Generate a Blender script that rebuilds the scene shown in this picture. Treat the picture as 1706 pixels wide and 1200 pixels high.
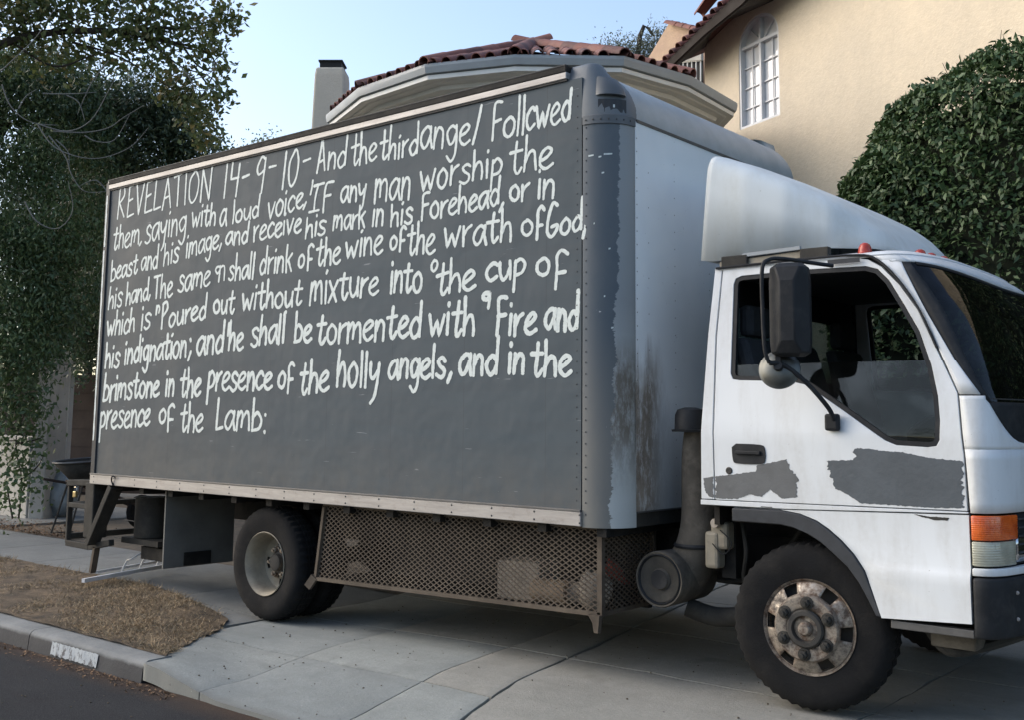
import bpy, bmesh, math, random
import numpy as np
from mathutils import Vector, Matrix
from mathutils.geometry import tessellate_polygon
random.seed(7); rng = np.random.default_rng(7)
for _o in list(bpy.data.objects): bpy.data.objects.remove(_o)
SC = bpy.context.scene; COL = SC.collection
R = math.radians

# ---------------------------------------------------------------- camera
cd = bpy.data.cameras.new('camera'); cam = bpy.data.objects.new('camera', cd); COL.objects.link(cam)
_F = Vector((-0.635, 0.763, 0.12)); _Rt = Vector((0.77, 0.638, 0.01)); _U = Vector((0.069, -0.099, 0.993))
_F.normalize(); _Rt = (_Rt - _F*_Rt.dot(_F)).normalized(); _U = _Rt.cross(_F)
CAM = Vector((8.385, -4.704, 1.354))
_m = Matrix(((_Rt.x, _U.x, -_F.x), (_Rt.y, _U.y, -_F.y), (_Rt.z, _U.z, -_F.z))).to_4x4(); _m.translation = CAM
cam.matrix_world = _m
cd.sensor_fit = 'HORIZONTAL'; cd.sensor_width = 36; cd.lens = 36*1785.9/1706
cd.shift_x = (853-850.1)/1706; cd.shift_y = -(600-484.7)/1706
cd.clip_end = 3000; cd.clip_start = .05
SC.camera = cam
# ---------------------------------------------------------------- light
SUN_EL, SUN_AZ = R(34), R(-62)        # azimuth measured from -Y towards +X
world = bpy.data.worlds.new('World'); SC.world = world; world.use_nodes = True
wn_ = world.node_tree; wn_.nodes.clear()
sky = wn_.nodes.new('ShaderNodeTexSky'); sky.sky_type = 'NISHITA'; sky.sun_disc = False
sky.sun_elevation = SUN_EL; sky.air_density = 1.0; sky.dust_density = 2.2; sky.ozone_density = .35
sdir = Vector((math.sin(SUN_AZ)*math.cos(SUN_EL), -math.cos(SUN_AZ)*math.cos(SUN_EL), math.sin(SUN_EL)))
sky.sun_rotation = math.atan2(sdir.x, sdir.y)
bg = wn_.nodes.new('ShaderNodeBackground'); bg.inputs['Strength'].default_value = .15
wo = wn_.nodes.new('ShaderNodeOutputWorld')
wn_.links.new(sky.outputs[0], bg.inputs[0]); wn_.links.new(bg.outputs[0], wo.inputs[0])
sl = bpy.data.lights.new('sun', 'SUN'); sl.energy = .8; sl.angle = R(60); sl.color = (1, .95, .86)
so = bpy.data.objects.new('sun', sl); COL.objects.link(so); so.rotation_euler = sdir.to_track_quat('Z', 'Y').to_euler()
SC.view_settings.view_transform = 'Standard'; SC.view_settings.look = 'None'
SC.view_settings.gamma = 1; SC.view_settings.use_curve_mapping = False
SC.view_settings.exposure = 1.02
SC.render.engine = 'CYCLES'

# ---------------------------------------------------------------- materials
class NT:
    def __init__(s, name):
        s.m = bpy.data.materials.new(name); s.m.use_nodes = True; s.t = s.m.node_tree
        s.b = s.t.nodes['Principled BSDF']; s.o = s.t.nodes['Material Output']
        s.geo = s.t.nodes.new('ShaderNodeNewGeometry'); s.pos = s.geo.outputs['Position']
    def n(s, typ, **k):
        x = s.t.nodes.new(typ)
        for a, v in k.items(): setattr(x, a, v)
        return x
    def l(s, a, b): s.t.links.new(a, b)
    def val(s, sock, v):
        if isinstance(v, bpy.types.NodeSocket): s.l(v, sock)
        elif isinstance(v, (tuple, list)) and len(v) == 3 and sock.type == 'RGBA': sock.default_value = (*v, 1)
        else: sock.default_value = v
    def noise(s, scale, detail=4, rough=.6, vec=None, stretch=None, dist=0):
        x = s.n('ShaderNodeTexNoise'); x.inputs['Scale'].default_value = scale; x.inputs['Detail'].default_value = detail
        x.inputs['Roughness'].default_value = rough; x.inputs['Distortion'].default_value = dist
        v = vec or s.pos
        if stretch:
            mp = s.n('ShaderNodeMapping'); mp.inputs['Scale'].default_value = stretch; s.l(v, mp.inputs[0]); v = mp.outputs[0]
        s.l(v, x.inputs['Vector']); return x.outputs['Fac']
    def ramp(s, f, lo, hi, a=0., b=1.):
        x = s.n('ShaderNodeMapRange'); x.clamp = True
        for i, v in enumerate((lo, hi, a, b)): x.inputs[i+1].default_value = v
        s.l(f, x.inputs[0]); return x.outputs[0]
    def mix(s, f, a, b, mode='MIX'):
        x = s.n('ShaderNodeMix'); x.data_type = 'RGBA'; x.blend_type = mode
        s.val(x.inputs[0], f); s.val(x.inputs[6], a); s.val(x.inputs[7], b); return x.outputs[2]
    def math(s, op, a, b=0., c=None):
        x = s.n('ShaderNodeMath', operation=op); s.val(x.inputs[0], a); s.val(x.inputs[1], b)
        if c is not None: s.val(x.inputs[2], c)
        return x.outputs[0]
    def sep(s, v=None):
        x = s.n('ShaderNodeSeparateXYZ'); s.l(v or s.pos, x.inputs[0]); return x.outputs
    def bump(s, h, strength=.3, dist=.01):
        x = s.n('ShaderNodeBump'); x.inputs['Strength'].default_value = strength; x.inputs['Distance'].default_value = dist
        s.l(h, x.inputs['Height']); s.l(x.outputs[0], s.b.inputs['Normal'])
    def set(s, color=None, rough=None, metal=None, **k):
        if color is not None: s.val(s.b.inputs['Base Color'], color)
        if rough is not None: s.val(s.b.inputs['Roughness'], rough)
        if metal is not None: s.val(s.b.inputs['Metallic'], metal)
        for a, v in k.items(): s.val(s.b.inputs[a.replace('_', ' ')], v)
        return s.m

def simple(name, col, rough=.6, metal=0., var=.18, scale=6, bump=.0, bscale=60, dirt=None):
    t = NT(name); n = t.noise(scale, 5, .65)
    c = t.mix(t.ramp(n, .3, .7), tuple(x*(1-var) for x in col), tuple(min(1, x*(1+var)) for x in col))
    if dirt:
        d = t.ramp(t.noise(scale*.7+3, 6, .7), .48, .72, 0, dirt[1]); c = t.mix(d, c, dirt[0])
    if bump: t.bump(t.noise(bscale, 4), bump, .01)
    r = t.ramp(t.noise(scale*2, 3), .3, .7, max(0, rough-.08), min(1, rough+.08))
    if max(col) < .09 and rough > .4: t.b.inputs['Specular IOR Level'].default_value = .22
    return t.set(c, r, metal)
M = {}
def streaky(name, col, grime, amt, rough):
    t = NT(name); s1 = t.noise(5, 5, .65, stretch=(1, 1, .22)); s2 = t.noise(38, 4, .7)
    f = t.math('MULTIPLY', t.ramp(s1, .42, .75), t.ramp(s2, .3, .75, .4, 1)); f = t.math('MULTIPLY', f, amt)
    c = t.mix(f, col, grime); sp = t.ramp(t.noise(90, 2, .5), .74, .78, 0, .5); c = t.mix(sp, c, tuple(x*.45 for x in grime))
    t.bump(t.noise(2.2, 2), .12, .03)
    return t.set(c, t.ramp(s1, .3, .7, rough-.05, rough+.12))
M['cab_white'] = streaky('cab_white', (.62, .655, .68), (.36, .35, .32), .75, .4)
M['fair_white'] = streaky('fair_white', (.62, .66, .665), (.42, .42, .37), .7, .5)
M['roof_grey'] = streaky('roof_grey', (.26, .29, .31), (.17, .17, .16), .7, .5)

# slate side panel: warm to the rear, bluish to the front, faint panel seams
t = NT('slate_side'); X, Y, Z = t.sep()
base = t.mix(t.ramp(X, .2, 3.2), (.080, .088, .093), (.064, .084, .099))
n1 = t.noise(1.7, 4, .6); base = t.mix(t.ramp(n1, .35, .7, 0, .6), base, (.085, .103, .115))
n2 = t.noise(3, 5, .7, stretch=(.25, 1, 2.5)); base = t.mix(t.ramp(n2, .5, .75, 0, .45), base, (.085, .092, .1))
f = t.math('FRACT', t.math('MULTIPLY', t.math('ADD', X, .15), 1/.61)); seam = t.math('LESS_THAN', f, .006)
base = t.mix(t.math('MULTIPLY', seam, .5), base, (.05, .055, .06))
sc = t.ramp(t.noise(26, 3, .6, stretch=(.15, 1, 2)), .70, .72, 0, .6); base = t.mix(sc, base, (.3, .32, .34))
t.bump(t.noise(2.1, 3), .45, .04)
brs = t.noise(4, 6, .75, stretch=(.12, 1, 3.5)); base = t.mix(t.ramp(brs, .40, .66, 0, .4), base, (.068, .08, .09)); dn = t.noise(2.3, 4, .6, stretch=(2.2, 1, .35)); base = t.mix(t.ramp(dn, .55, .75, 0, .35), base, (.100, .113, .124)); bt_ = t.math('MULTIPLY', t.ramp(Z, 1.25, .9), t.ramp(t.noise(5, 5, .7), .35, .65, .1, .6)); base = t.mix(bt_, base, (.115, .112, .105))
M['slate'] = t.set(base, t.ramp(n1, .3, .7, .55, .7), Specular_IOR_Level=.15)

# corner column: slate paint brushed out to a ragged edge over old grey, rust and grime low down
t = NT('slate_corner'); X, Y, Z = t.sep()
edge = t.math('ADD', t.ramp(Z, .8, 3.05, .050, .105), t.math('MULTIPLY', t.math('SUBTRACT', t.noise(9, 7, .8, stretch=(.4, .4, 1)), .5), .11))
mask = t.math('GREATER_THAN', Y, edge)
low = t.ramp(Z, 1.15, 1.9, 0, 1)
slate = t.mix(low, (.17, .17, .158), (.080, .100, .120)); slate = t.mix(t.ramp(t.noise(5, 5, .7, stretch=(1, 1, .4)), .4, .7, 0, .5), slate, (.12, .13, .14))
chip = t.ramp(t.noise(30, 2), .76, .78); slate = t.mix(t.math('MULTIPLY', chip, .8), slate, (.5, .52, .52))
grey = t.mix(t.ramp(Z, 1.4, 2.0), (.40, .43, .43), (.25, .27, .28))
c = t.mix(mask, slate, grey)
gr = t.math('MULTIPLY', t.math('MULTIPLY', t.ramp(t.noise(26, 6, .8, stretch=(1, 1, .3)), .36, .56, .2, 1), t.ramp(Z, 1.82, 1.6)), t.ramp(Z, .95, 1.3)); gr = t.math('MULTIPLY', gr, mask)
c = t.mix(t.math('MULTIPLY', gr, .95), c, (.13, .115, .095))
M['slate_corner'] = t.set(c, .52, Specular_IOR_Level=.35)

# nose cap: slate on the near end, old pale grey along the front
t = NT('slate_cap'); X, Y, Z = t.sep()
edge = t.math('ADD', .23, t.math('MULTIPLY', t.math('SUBTRACT', t.noise(6, 5, .7), .5), .08))
mask = t.math('GREATER_THAN', Y, edge)
c = t.mix(mask, t.mix(t.ramp(t.noise(4, 5, .7), .4, .7), (.10, .118, .135), (.125, .138, .15)), t.mix(t.ramp(t.noise(5, 6, .7), .35, .7), (.29, .32, .335), (.38, .41, .425)))
M['slate_cap'] = t.set(c, .48)

# front wall of the box: aged white, rust and soot low at the corner
t = NT('front_wall'); X, Y, Z = t.sep()
c = t.mix(t.ramp(t.noise(1.6, 3), .35, .65), (.80, .84, .86), (.72, .77, .80))
side = t.ramp(t.math('ADD', Y, t.math('MULTIPLY', t.noise(6, 5, .7, stretch=(1, 1, .25)), .25)), .66, .46)
top = t.math('ADD', 1.80, t.math('MULTIPLY', t.math('SUBTRACT', t.noise(3.5, 5, .7, stretch=(1, 1.6, .15)), .5), .9))
zz = t.math('MULTIPLY', t.math('SUBTRACT', top, Z), 4.); zz = t.ramp(zz, 0, 1)
gr = t.math('MULTIPLY', t.math('MULTIPLY', side, zz), t.ramp(t.noise(30, 6, .8, stretch=(1, 1, .3)), .34, .52, .35, 1))
c = t.mix(t.math('MULTIPLY', gr, .92), c, t.mix(t.ramp(t.noise(9, 4), .4, .65), (.14, .105, .07), (.24, .20, .155)))
lo = t.math('MULTIPLY', t.ramp(Z, 1.5, 1.0), t.ramp(Y, .3, .6)); c = t.mix(t.math('MULTIPLY', lo, .55), c, (.16, .165, .165))
sp = t.ramp(t.noise(60, 2), .72, .76, 0, .45); c = t.mix(sp, c, (.2, .2, .2))
M['front_wall'] = t.set(c, .42)

t = NT('letter_paint'); n = t.noise(55, 4, .7)
n2 = t.noise(30, 5, .75, stretch=(1, 1, .3)); c = t.mix(t.ramp(n, .4, .7), (.53, .59, .58), (.63, .69, .68)); c = t.mix(t.ramp(n2, .56, .72, 0, .55), c, (.28, .31, .32)); M['letter'] = t.set(c, .6)
t = NT('aluminium'); n = t.noise(9, 5, .7, stretch=(.3, 1, 3)); X, Y, Z = t.sep()
c = t.mix(t.ramp(n, .3, .7), (.25, .24, .235), (.39, .38, .37)); d = t.ramp(t.noise(14, 5, .7), .55, .72, 0, .5); c = t.mix(d, c, (.2, .17, .15))
M['alu'] = t.set(c, .5, .35)
M['alu_dark'] = simple('alu_dark', (.10, .10, .10), .5, .3, .25, 9)
M['black'] = simple('black_plastic', (.015, .017, .020), .6, 0, .2, 12, dirt=((.05, .05, .05), .5))
M['blackframe'] = simple('black_chassis', (.014, .014, .014), .75, 0, .3, 8, .3, dirt=((.04, .036, .03), .6))
M['trim'] = simple('grey_trim', (.04, .044, .050), .55, 0, .2, 12)
M['dusty'] = simple('dusty_black', (.036, .035, .032), .8, 0, .35, 7, .2, dirt=((.075, .07, .06), .6))
M['flap'] = simple('flap_rubber', (.13, .13, .122), .85, 0, .2, 5, .1)
M['duct'] = simple('duct_plastic', (.075, .068, .058), .75, 0, .35, 6, .2, dirt=((.16, .145, .12), .8))
M['rubber'] = simple('rubber', (.009, .0095, .0105), .95, 0, .3, 9, .3, 90, dirt=((.022, .021, .020), .6))
M['rim_cream'] = simple('rim_cream', (.25, .225, .175), .6, .1, .2, 9, dirt=((.12, .1, .08), .7))
M['rim_dark'] = simple('rim_dark', (.05, .048, .045), .8, 0, .3, 9)
t = NT('rusty_chrome'); n = t.noise(22, 6, .75); r_ = t.ramp(n, .38, .60)
M['rust_chrome'] = t.set(t.mix(r_, (.36, .32, .27), t.mix(t.ramp(t.noise(9, 4), .4, .6), (.10, .06, .038), (.055, .045, .038))), t.ramp(n, .4, .6, .35, .8), t.ramp(n, .38, .56, .6, .05))
M['mesh_metal'] = simple('mesh_metal', (.085, .070, .056), .75, .1, .3, 5, dirt=((.15, .125, .095), .5))
M['cardboard'] = simple('cardboard', (.36, .27, .19), .85, 0, .2, 9)
M['cloth'] = simple('cloth', (.42, .37, .31), .9, 0, .25, 14, .5, 30)
M['redcloth'] = simple('red_cloth', (.32, .08, .06), .9, 0, .25, 14, .5, 30)
M['slate_patch'] = simple('slate_patch', (.066, .080, .094), .5, 0, .14, 7, .15, 40)
M['slate_patch2'] = simple('slate_patch_grey', (.10, .107, .113), .5, 0, .18, 7, .15, 40)
M['red_lens'] = simple('red_lens', (.35, .04, .025), .25, 0, .2, 20)
t = NT('amber_lens'); X, Y, Z = t.sep(); w = t.math('SINE', t.math('MULTIPLY', Z, 700.)); n = t.noise(14, 3)
t.bump(w, .25, .002); M['amber'] = t.set(t.mix(t.ramp(n, .35, .65), (.50, .075, .012), (.72, .14, .02)), .18, Coat_Weight=.6)
t = NT('clear_lens'); X, Y, Z = t.sep(); w = t.math('SINE', t.math('MULTIPLY', Z, 600.)); t.bump(w, .3, .002)
M['clear_lens'] = t.set(t.mix(t.ramp(t.noise(9, 3), .35, .65), (.30, .30, .24), (.42, .42, .34)), .15, Coat_Weight=.6)
M['chrome'] = simple('chrome', (.55, .56, .58), .15, 1., .08, 9)
M['chrome_dull'] = simple('chrome_dull', (.09, .095, .09), .38, .6, .15, 9)
M['interior'] = simple('interior', (.02, .022, .025), .8, 0, .2, 5)
M['seat'] = simple('seat_cloth', (.05, .055, .062), .9, 0, .2, 9, .3, 80)
M['headliner'] = simple('headliner', (.10, .10, .10), .9, 0, .1, 5)
def glass(name, tint, ior=1.45, k=.6):
    t = NT(name); t.t.nodes.remove(t.b)
    tr = t.n('ShaderNodeBsdfTransparent'); tr.inputs[0].default_value = (*tint, 1)
    gl = t.n('ShaderNodeBsdfGlossy'); gl.inputs['Roughness'].default_value = .03
    fr = t.n('ShaderNodeFresnel'); fr.inputs['IOR'].default_value = ior
    f = t.math('ADD', t.math('MULTIPLY', fr.outputs[0], k), t.ramp(t.noise(4, 5, .7), .45, .8, 0, .03))
    di = t.n('ShaderNodeBsdfDiffuse'); di.inputs[0].default_value = (.3, .3, .3, 1)
    mx = t.n('ShaderNodeMixShader'); t.l(f, mx.inputs[0]); t.l(tr.outputs[0], mx.inputs[1]); t.l(gl.outputs[0], mx.inputs[2])
    m2 = t.n('ShaderNodeMixShader'); t.l(t.ramp(t.noise(3, 6, .75), .5, .8, .004, .035), m2.inputs[0]); t.l(mx.outputs[0], m2.inputs[1]); t.l(di.outputs[0], m2.inputs[2])
    t.l(m2.outputs[0], t.o.inputs[0]); return t.m
M['glass'] = glass('cab_glass', (.55, .62, .6)); M['ws_glass'] = glass('windscreen_glass', (.06, .09, .085), 1.5, .75)

def stucco(name, col, col2, bs=45):
    t = NT(name); n = t.noise(.7, 5, .6); c = t.mix(t.ramp(n, .35, .7), col, col2)
    s2 = t.noise(2.4, 5, .7, stretch=(1, 1, .25)); c = t.mix(t.ramp(s2, .5, .8, 0, .3), c, tuple(x*.7 for x in col2))
    c = t.mix(t.ramp(t.noise(bs*.55, 3, .6), .4, .62, 0, .22), c, tuple(x*.72 for x in col))
    t.bump(t.noise(bs, 5, .7), .8, .012); return t.set(c, .9)
M['stucco_tan'] = stucco('stucco_tan', (.64, .55, .415), (.55, .48, .375), 22)
M['stucco_cream'] = stucco('stucco_cream', (.56, .51, .43), (.48, .44, .36), 30)
M['stucco_white'] = stucco('stucco_white', (.42, .41, .38), (.24, .235, .22), 30)
M['stucco_pink'] = stucco('stucco_pink', (.44, .32, .22), (.30, .2, .17), 22)
M['moulding'] = simple('moulding', (.62, .63, .61), .6, 0, .08, 3)
M['gutter'] = simple('gutter_grey', (.26, .29, .31), .5, 0, .1, 3)
M['fascia'] = simple('fascia_brown', (.024, .019, .017), .8, 0, .2, 3)
M['soffit'] = simple('soffit_brown', (.05, .045, .042), .8, 0, .2, 3)
M['win_white'] = simple('window_frame_white', (.55, .56, .58), .5, 0, .06, 4)
M['tile'] = [simple('clay_tile_%s' % k, c, .75, 0, .25, 7, .3, 50) for k, c in (('red', (.155, .058, .045)), ('dark', (.10, .044, .038)), ('pale', (.20, .085, .066)))]
t = NT('house_glass'); t.b.inputs['Specular IOR Level'].default_value = .9
M['house_glass'] = t.set(t.mix(t.ramp(t.noise(1.5, 3), .4, .6), (.48, .50, .52), (.62, .63, .64)), .06, 0., Coat_Weight=.5)  # pale base colour stands in for bright sky reflected in the panes
M['chimcap'] = simple('chimney_cap_black', (.02, .02, .02), .7)

def leafmat(name, a, b, c=None, trans=.25, rough=.5):
    t = NT(name); ri = t.geo.outputs['Random Per Island']; n = t.noise(1.2, 3)
    col = t.mix(ri, a, b); col = t.mix(t.ramp(n, .4, .65, 0, .5), col, tuple(x*.6 for x in a))
    if c: col = t.mix(t.math('GREATER_THAN', ri, .88), col, c)
    t.set(col, rough); t.b.inputs['Subsurface Weight'].default_value = 0
    tl = t.n('ShaderNodeBsdfTranslucent'); t.l(col, tl.inputs[0])
    mx = t.n('ShaderNodeMixShader'); mx.inputs[0].default_value = trans
    t.l(t.b.outputs[0], mx.inputs[1]); t.l(tl.outputs[0], mx.inputs[2]); t.l(mx.outputs[0], t.o.inputs[0]); return t.m
M['leaf_hedge'] = leafmat('leaf_hedge', (.034, .070, .022), (.075, .130, .045), (.12, .17, .07), .15, .55)
M['leaf_dark'] = leafmat('leaf_dark', (.05, .08, .042), (.10, .14, .07), None, .2)
M['leaf_olive'] = leafmat('leaf_olive', (.08, .11, .035), (.17, .20, .07), (.24, .20, .08), .3)
M['leaf_mid'] = leafmat('leaf_mid', (.055, .10, .042), (.12, .175, .07), None, .2)
M['leaf_grey'] = leafmat('leaf_grey', (.10, .12, .085), (.16, .175, .12), None, .3)
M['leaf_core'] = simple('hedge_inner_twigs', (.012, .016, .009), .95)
M['bark'] = simple('bark', (.05, .042, .036), .9, 0, .3, 12, .6, 30)
M['twig'] = simple('twig_pale', (.14, .14, .13), .8, 0, .2, 9)

# ground materials
t = NT('asphalt'); X, Y, Z = t.sep()
c = t.mix(t.ramp(t.noise(1.1, 5, .65), .35, .7), (.019, .021, .025), (.031, .033, .037)); c = t.mix(t.ramp(t.noise(160, 3, .7), .45, .75, 0, .8), c, (.065, .068, .072))
c = t.mix(t.ramp(t.noise(5, 5, .7, stretch=(.3, 1.5, 1)), .55, .75, 0, .5), c, (.03, .028, .03))
ed = t.math('ADD', Y, t.math('MULTIPLY', t.noise(6, 5, .7), .14)); c = t.mix(t.ramp(ed, -1.40, -1.22, 0, .75), c, (.075, .05, .036))
t.bump(t.noise(130, 5, .75), .9, .012); M['asphalt'] = t.set(c, .95, Specular_IOR_Level=.15)
def concrete(name, a, b, warm=0):
    t = NT(name); n = t.noise(.9, 6, .65); c = t.mix(t.ramp(n, .35, .68), a, b)
    st = t.ramp(t.noise(2.6, 7, .75), .48, .72, 0, .5); c = t.mix(st, c, tuple(x*.5 for x in a))
    X, Y, Z = t.sep(); wv = t.math('ADD', Y, t.math('MULTIPLY', t.noise(8, 5, .7), .10)); c = t.mix(t.ramp(wv, -1.14, -1.20, 0, .5), c, (.085, .075, .065))
    c = t.mix(t.ramp(t.noise(2.2, 5, .7, stretch=(.25, 2.2, 1)), .5, .7, 0, .3), c, tuple(x*.55 for x in a))
    c = t.mix(t.ramp(t.noise(1.7, 3, .55), .64, .70, 0, .45), c, (.07, .068, .062))
    c = t.mix(t.ramp(t.noise(13, 6, .8), .42, .66, 0, .45), c, tuple(x*.62 for x in b))
    fine = t.ramp(t.noise(75, 5, .8), .35, .68, 0, .65); c = t.mix(fine, c, tuple(x*.72 for x in a))
    sp = t.ramp(t.noise(24, 3, .6), .70, .74, 0, .7); c = t.mix(sp, c, (.05, .048, .045))
    sp2 = t.ramp(t.noise(31, 2, .5), .76, .79, 0, .6); c = t.mix(sp2, c, (.42, .42, .4))
    t.bump(t.noise(60, 6, .75), .45, .01); return t.set(c, .86)
M['conc'] = [concrete('concrete_grey', (.235, .255, .245), (.32, .34, .325)), concrete('concrete_cool', (.215, .238, .235), (.295, .315, .305)),
             concrete('concrete_warm', (.25, .25, .225), (.33, .325, .295)), concrete('concrete_walk', (.15, .16, .158), (.215, .225, .22))]
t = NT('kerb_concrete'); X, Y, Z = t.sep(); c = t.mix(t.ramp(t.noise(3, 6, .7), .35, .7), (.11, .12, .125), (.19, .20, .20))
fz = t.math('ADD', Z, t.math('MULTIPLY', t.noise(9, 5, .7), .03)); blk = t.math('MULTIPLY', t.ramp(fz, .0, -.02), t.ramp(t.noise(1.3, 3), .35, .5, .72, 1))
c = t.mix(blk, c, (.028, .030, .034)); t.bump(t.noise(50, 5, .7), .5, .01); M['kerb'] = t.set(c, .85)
t = NT('soil'); n = t.noise(9, 6, .75); M['soil'] = t.set(t.mix(t.ramp(n, .35, .65), (.05, .042, .032), (.12, .095, .065)), .95); 
t = NT('lawn_soil'); n = t.noise(5, 6, .75); c = t.mix(t.ramp(n, .36, .62), (.05, .038, .026), (.20, .145, .09)); t.bump(t.noise(40, 6, .8), 1, .03); M['lawn'] = t.set(c, .95)
def grassmat(name, a, b):
    t = NT(name); ri = t.geo.outputs['Random Per Island']; n = t.noise(3.4, 4, .6)
    c = t.mix(ri, a, b); c = t.mix(t.ramp(n, .52, .7, 0, .6), c, (.075, .062, .035)); return t.set(c, .8)
M['grass'] = grassmat('dry_grass', (.17, .115, .062), (.50, .38, .23))
M['white_wire'] = simple('white_wire', (.55, .56, .58), .4)
M['bag'] = simple('bag_plastic', (.22, .25, .27), .35, 0, .2, 6, .5, 14)
M['wood'] = simple('dark_fence_wood', (.055, .042, .036), .85, 0, .25, 4)
t = NT('kerb_white_paint'); n = t.noise(30, 6, .8, stretch=(1, 1, .5)); n2 = t.noise(7, 4, .7)
c = t.mix(t.ramp(n, .5, .58), t.mix(t.ramp(n2, .4, .6), (.27, .31, .35), (.36, .40, .43)), (.07, .075, .085)); M['white_paint'] = t.set(c, .7)
M['litter'] = simple('dead_leaf', (.16, .095, .05), .85, 0, .4, 30)
M['ply'] = simple('far_ground', (.10, .095, .08), .95)
M['brass'] = simple('brass', (.35, .28, .14), .35, .8)

# ---------------------------------------------------------------- mesh helpers
WM = {}
def link(o, parent=None, mw=None):
    COL.objects.link(o); mw = mw or Matrix.Identity(4)
    if parent is not None:
        o.parent = parent; o.matrix_parent_inverse = WM[parent.name].inverted()
        WM[o.name] = mw
    else: WM[o.name] = mw
    if mw != Matrix.Identity(4): o.matrix_basis = mw
    return o
def tag(o, label=None, cat=None, group=None, kind=None):
    if label: o['label'] = label
    if cat: o['category'] = cat
    if group: o['group'] = group
    if kind: o['kind'] = kind
    return o
def thing(name, loc, label, cat, group=None):
    o = bpy.data.objects.new(name, None); o.empty_display_size = .2
    link(o, None, Matrix.Translation(Vector(loc))); return tag(o, label, cat, group)
class MB:
    def __init__(s): s.v = []; s.f = []
    def add(s, vs, fs):
        k = len(s.v); s.v += [tuple(v) for v in vs]; s.f += [tuple(i+k for i in f) for f in fs]; return s
    def box(s, a, b, rz=0, piv=None):
        (x0, y0, z0), (x1, y1, z1) = a, b
        vs = [Vector(p) for p in ((x0,y0,z0),(x1,y0,z0),(x1,y1,z0),(x0,y1,z0),(x0,y0,z1),(x1,y0,z1),(x1,y1,z1),(x0,y1,z1))]
        if rz:
            pv = Vector(piv) if piv else sum(vs, Vector())/8; m = Matrix.Rotation(rz, 3, 'Z'); vs = [pv + m @ (v-pv) for v in vs]
        return s.add(vs, [(0,3,2,1),(4,5,6,7),(0,1,5,4),(1,2,6,5),(2,3,7,6),(3,0,4,7)])
    def beam(s, a, b, w, h, up=(0, 0, 1)):
        a, b = Vector(a), Vector(b); d = (b-a).normalized(); u = Vector(up); r = d.cross(u)
        if r.length < 1e-4: u = Vector((1, 0, 0)); r = d.cross(u)
        r.normalize(); u = r.cross(d); r = r*w/2; u = u*h/2
        vs = [a-r-u, a+r-u, a+r+u, a-r+u, b-r-u, b+r-u, b+r+u, b-r+u]
        return s.add(vs, [(0,1,2,3),(4,7,6,5),(0,4,5,1),(1,5,6,2),(2,6,7,3),(3,7,4,0)])
    def tube(s, pts, r, n=8, caps=True):
        pts = [Vector(p) for p in pts]; rs = r if isinstance(r, (list, tuple)) else [r]*len(pts); vs = []; fs = []
        pu = None
        for i, p in enumerate(pts):
            d = (pts[min(i+1, len(pts)-1)]-pts[max(i-1, 0)]).normalized()
            if pu is None: pu = d.orthogonal().normalized()
            u = (pu - d*pu.dot(d)).normalized(); pu = u; w = d.cross(u)
            for k in range(n):
                a = 2*math.pi*k/n; vs.append(p + (u*math.cos(a)+w*math.sin(a))*rs[i])
        for i in range(len(pts)-1):
            for k in range(n): fs.append((i*n+k, i*n+(k+1) % n, (i+1)*n+(k+1) % n, (i+1)*n+k))
        if caps: fs.append(tuple(range(n))[::-1]); fs.append(tuple((len(pts)-1)*n+k for k in range(n)))
        return s.add(vs, fs)
    def lathe(s, prof, n=48, c=(0, 0, 0), axis='y', a0=0, a1=2*math.pi, closed=False, mod=None):
        full = abs(a1-a0-2*math.pi) < 1e-6; m = n if full else n+1; vs = []; fs = []; L = len(prof)
        for k in range(m):
            a = a0+(a1-a0)*k/n
            for j, (r, y) in enumerate(prof):
                if mod: r, y = mod(r, y, k, j)
                x, z = r*math.cos(a), r*math.sin(a)
                vs.append((c[0]+x, c[1]+y, c[2]+z) if axis == 'y' else (c[0]+x, c[1]+z, c[2]+y) if axis == 'z' else (c[0]+y, c[1]+x, c[2]+z))
        for k in range(n):
            k2 = (k+1) % m
            for j in range(L-1 + (1 if closed else 0)):
                j2 = (j+1) % L; fs.append((k*L+j, k*L+j2, k2*L+j2, k2*L+j))
        return s.add(vs, fs)
    def grid(s, rows):
        h, w = len(rows), len(rows[0]); vs = [p for r in rows for p in r]
        return s.add(vs, [(i*w+j, i*w+j+1, (i+1)*w+j+1, (i+1)*w+j) for i in range(h-1) for j in range(w-1)])
    def prism(s, poly, axis, a, b):
        # poly of 2-tuples extruded along axis from a to b
        def P(q, t): return (q[0], t, q[1]) if axis == 'y' else (t, q[0], q[1]) if axis == 'x' else (q[0], q[1], t)
        n = len(poly); vs = [P(q, a) for q in poly]+[P(q, b) for q in poly]
        tri = tessellate_polygon([[Vector((q[0], q[1], 0)) for q in poly]])
        fs = [tuple(t) for t in tri] + [tuple(i+n for i in t[::-1]) for t in tri] + [(i, (i+1) % n, (i+1) % n+n, i+n) for i in range(n)]
        return s.add(vs, fs)
    def build(s, name, mat, parent=None, smooth=40, bevel=0, solid=0, norm=True, mw=None):
        me = bpy.data.meshes.new(name); me.from_pydata([tuple(v) for v in s.v], [], s.f)
        if norm:
            bm = bmesh.new(); bm.from_mesh(me); bmesh.ops.remove_doubles(bm, verts=bm.verts, dist=1e-5); bmesh.ops.recalc_face_normals(bm, faces=bm.faces); bm.to_mesh(me); bm.free()
        me.materials.append(mat)
        if smooth: me.shade_smooth(); me.set_sharp_from_angle(angle=R(smooth))
        o = bpy.data.objects.new(name, me)
        if solid:
            md = o.modifiers.new('solid', 'SOLIDIFY'); md.thickness = solid; md.offset = -1 if solid > 0 else 1; md.thickness = abs(solid)
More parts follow.
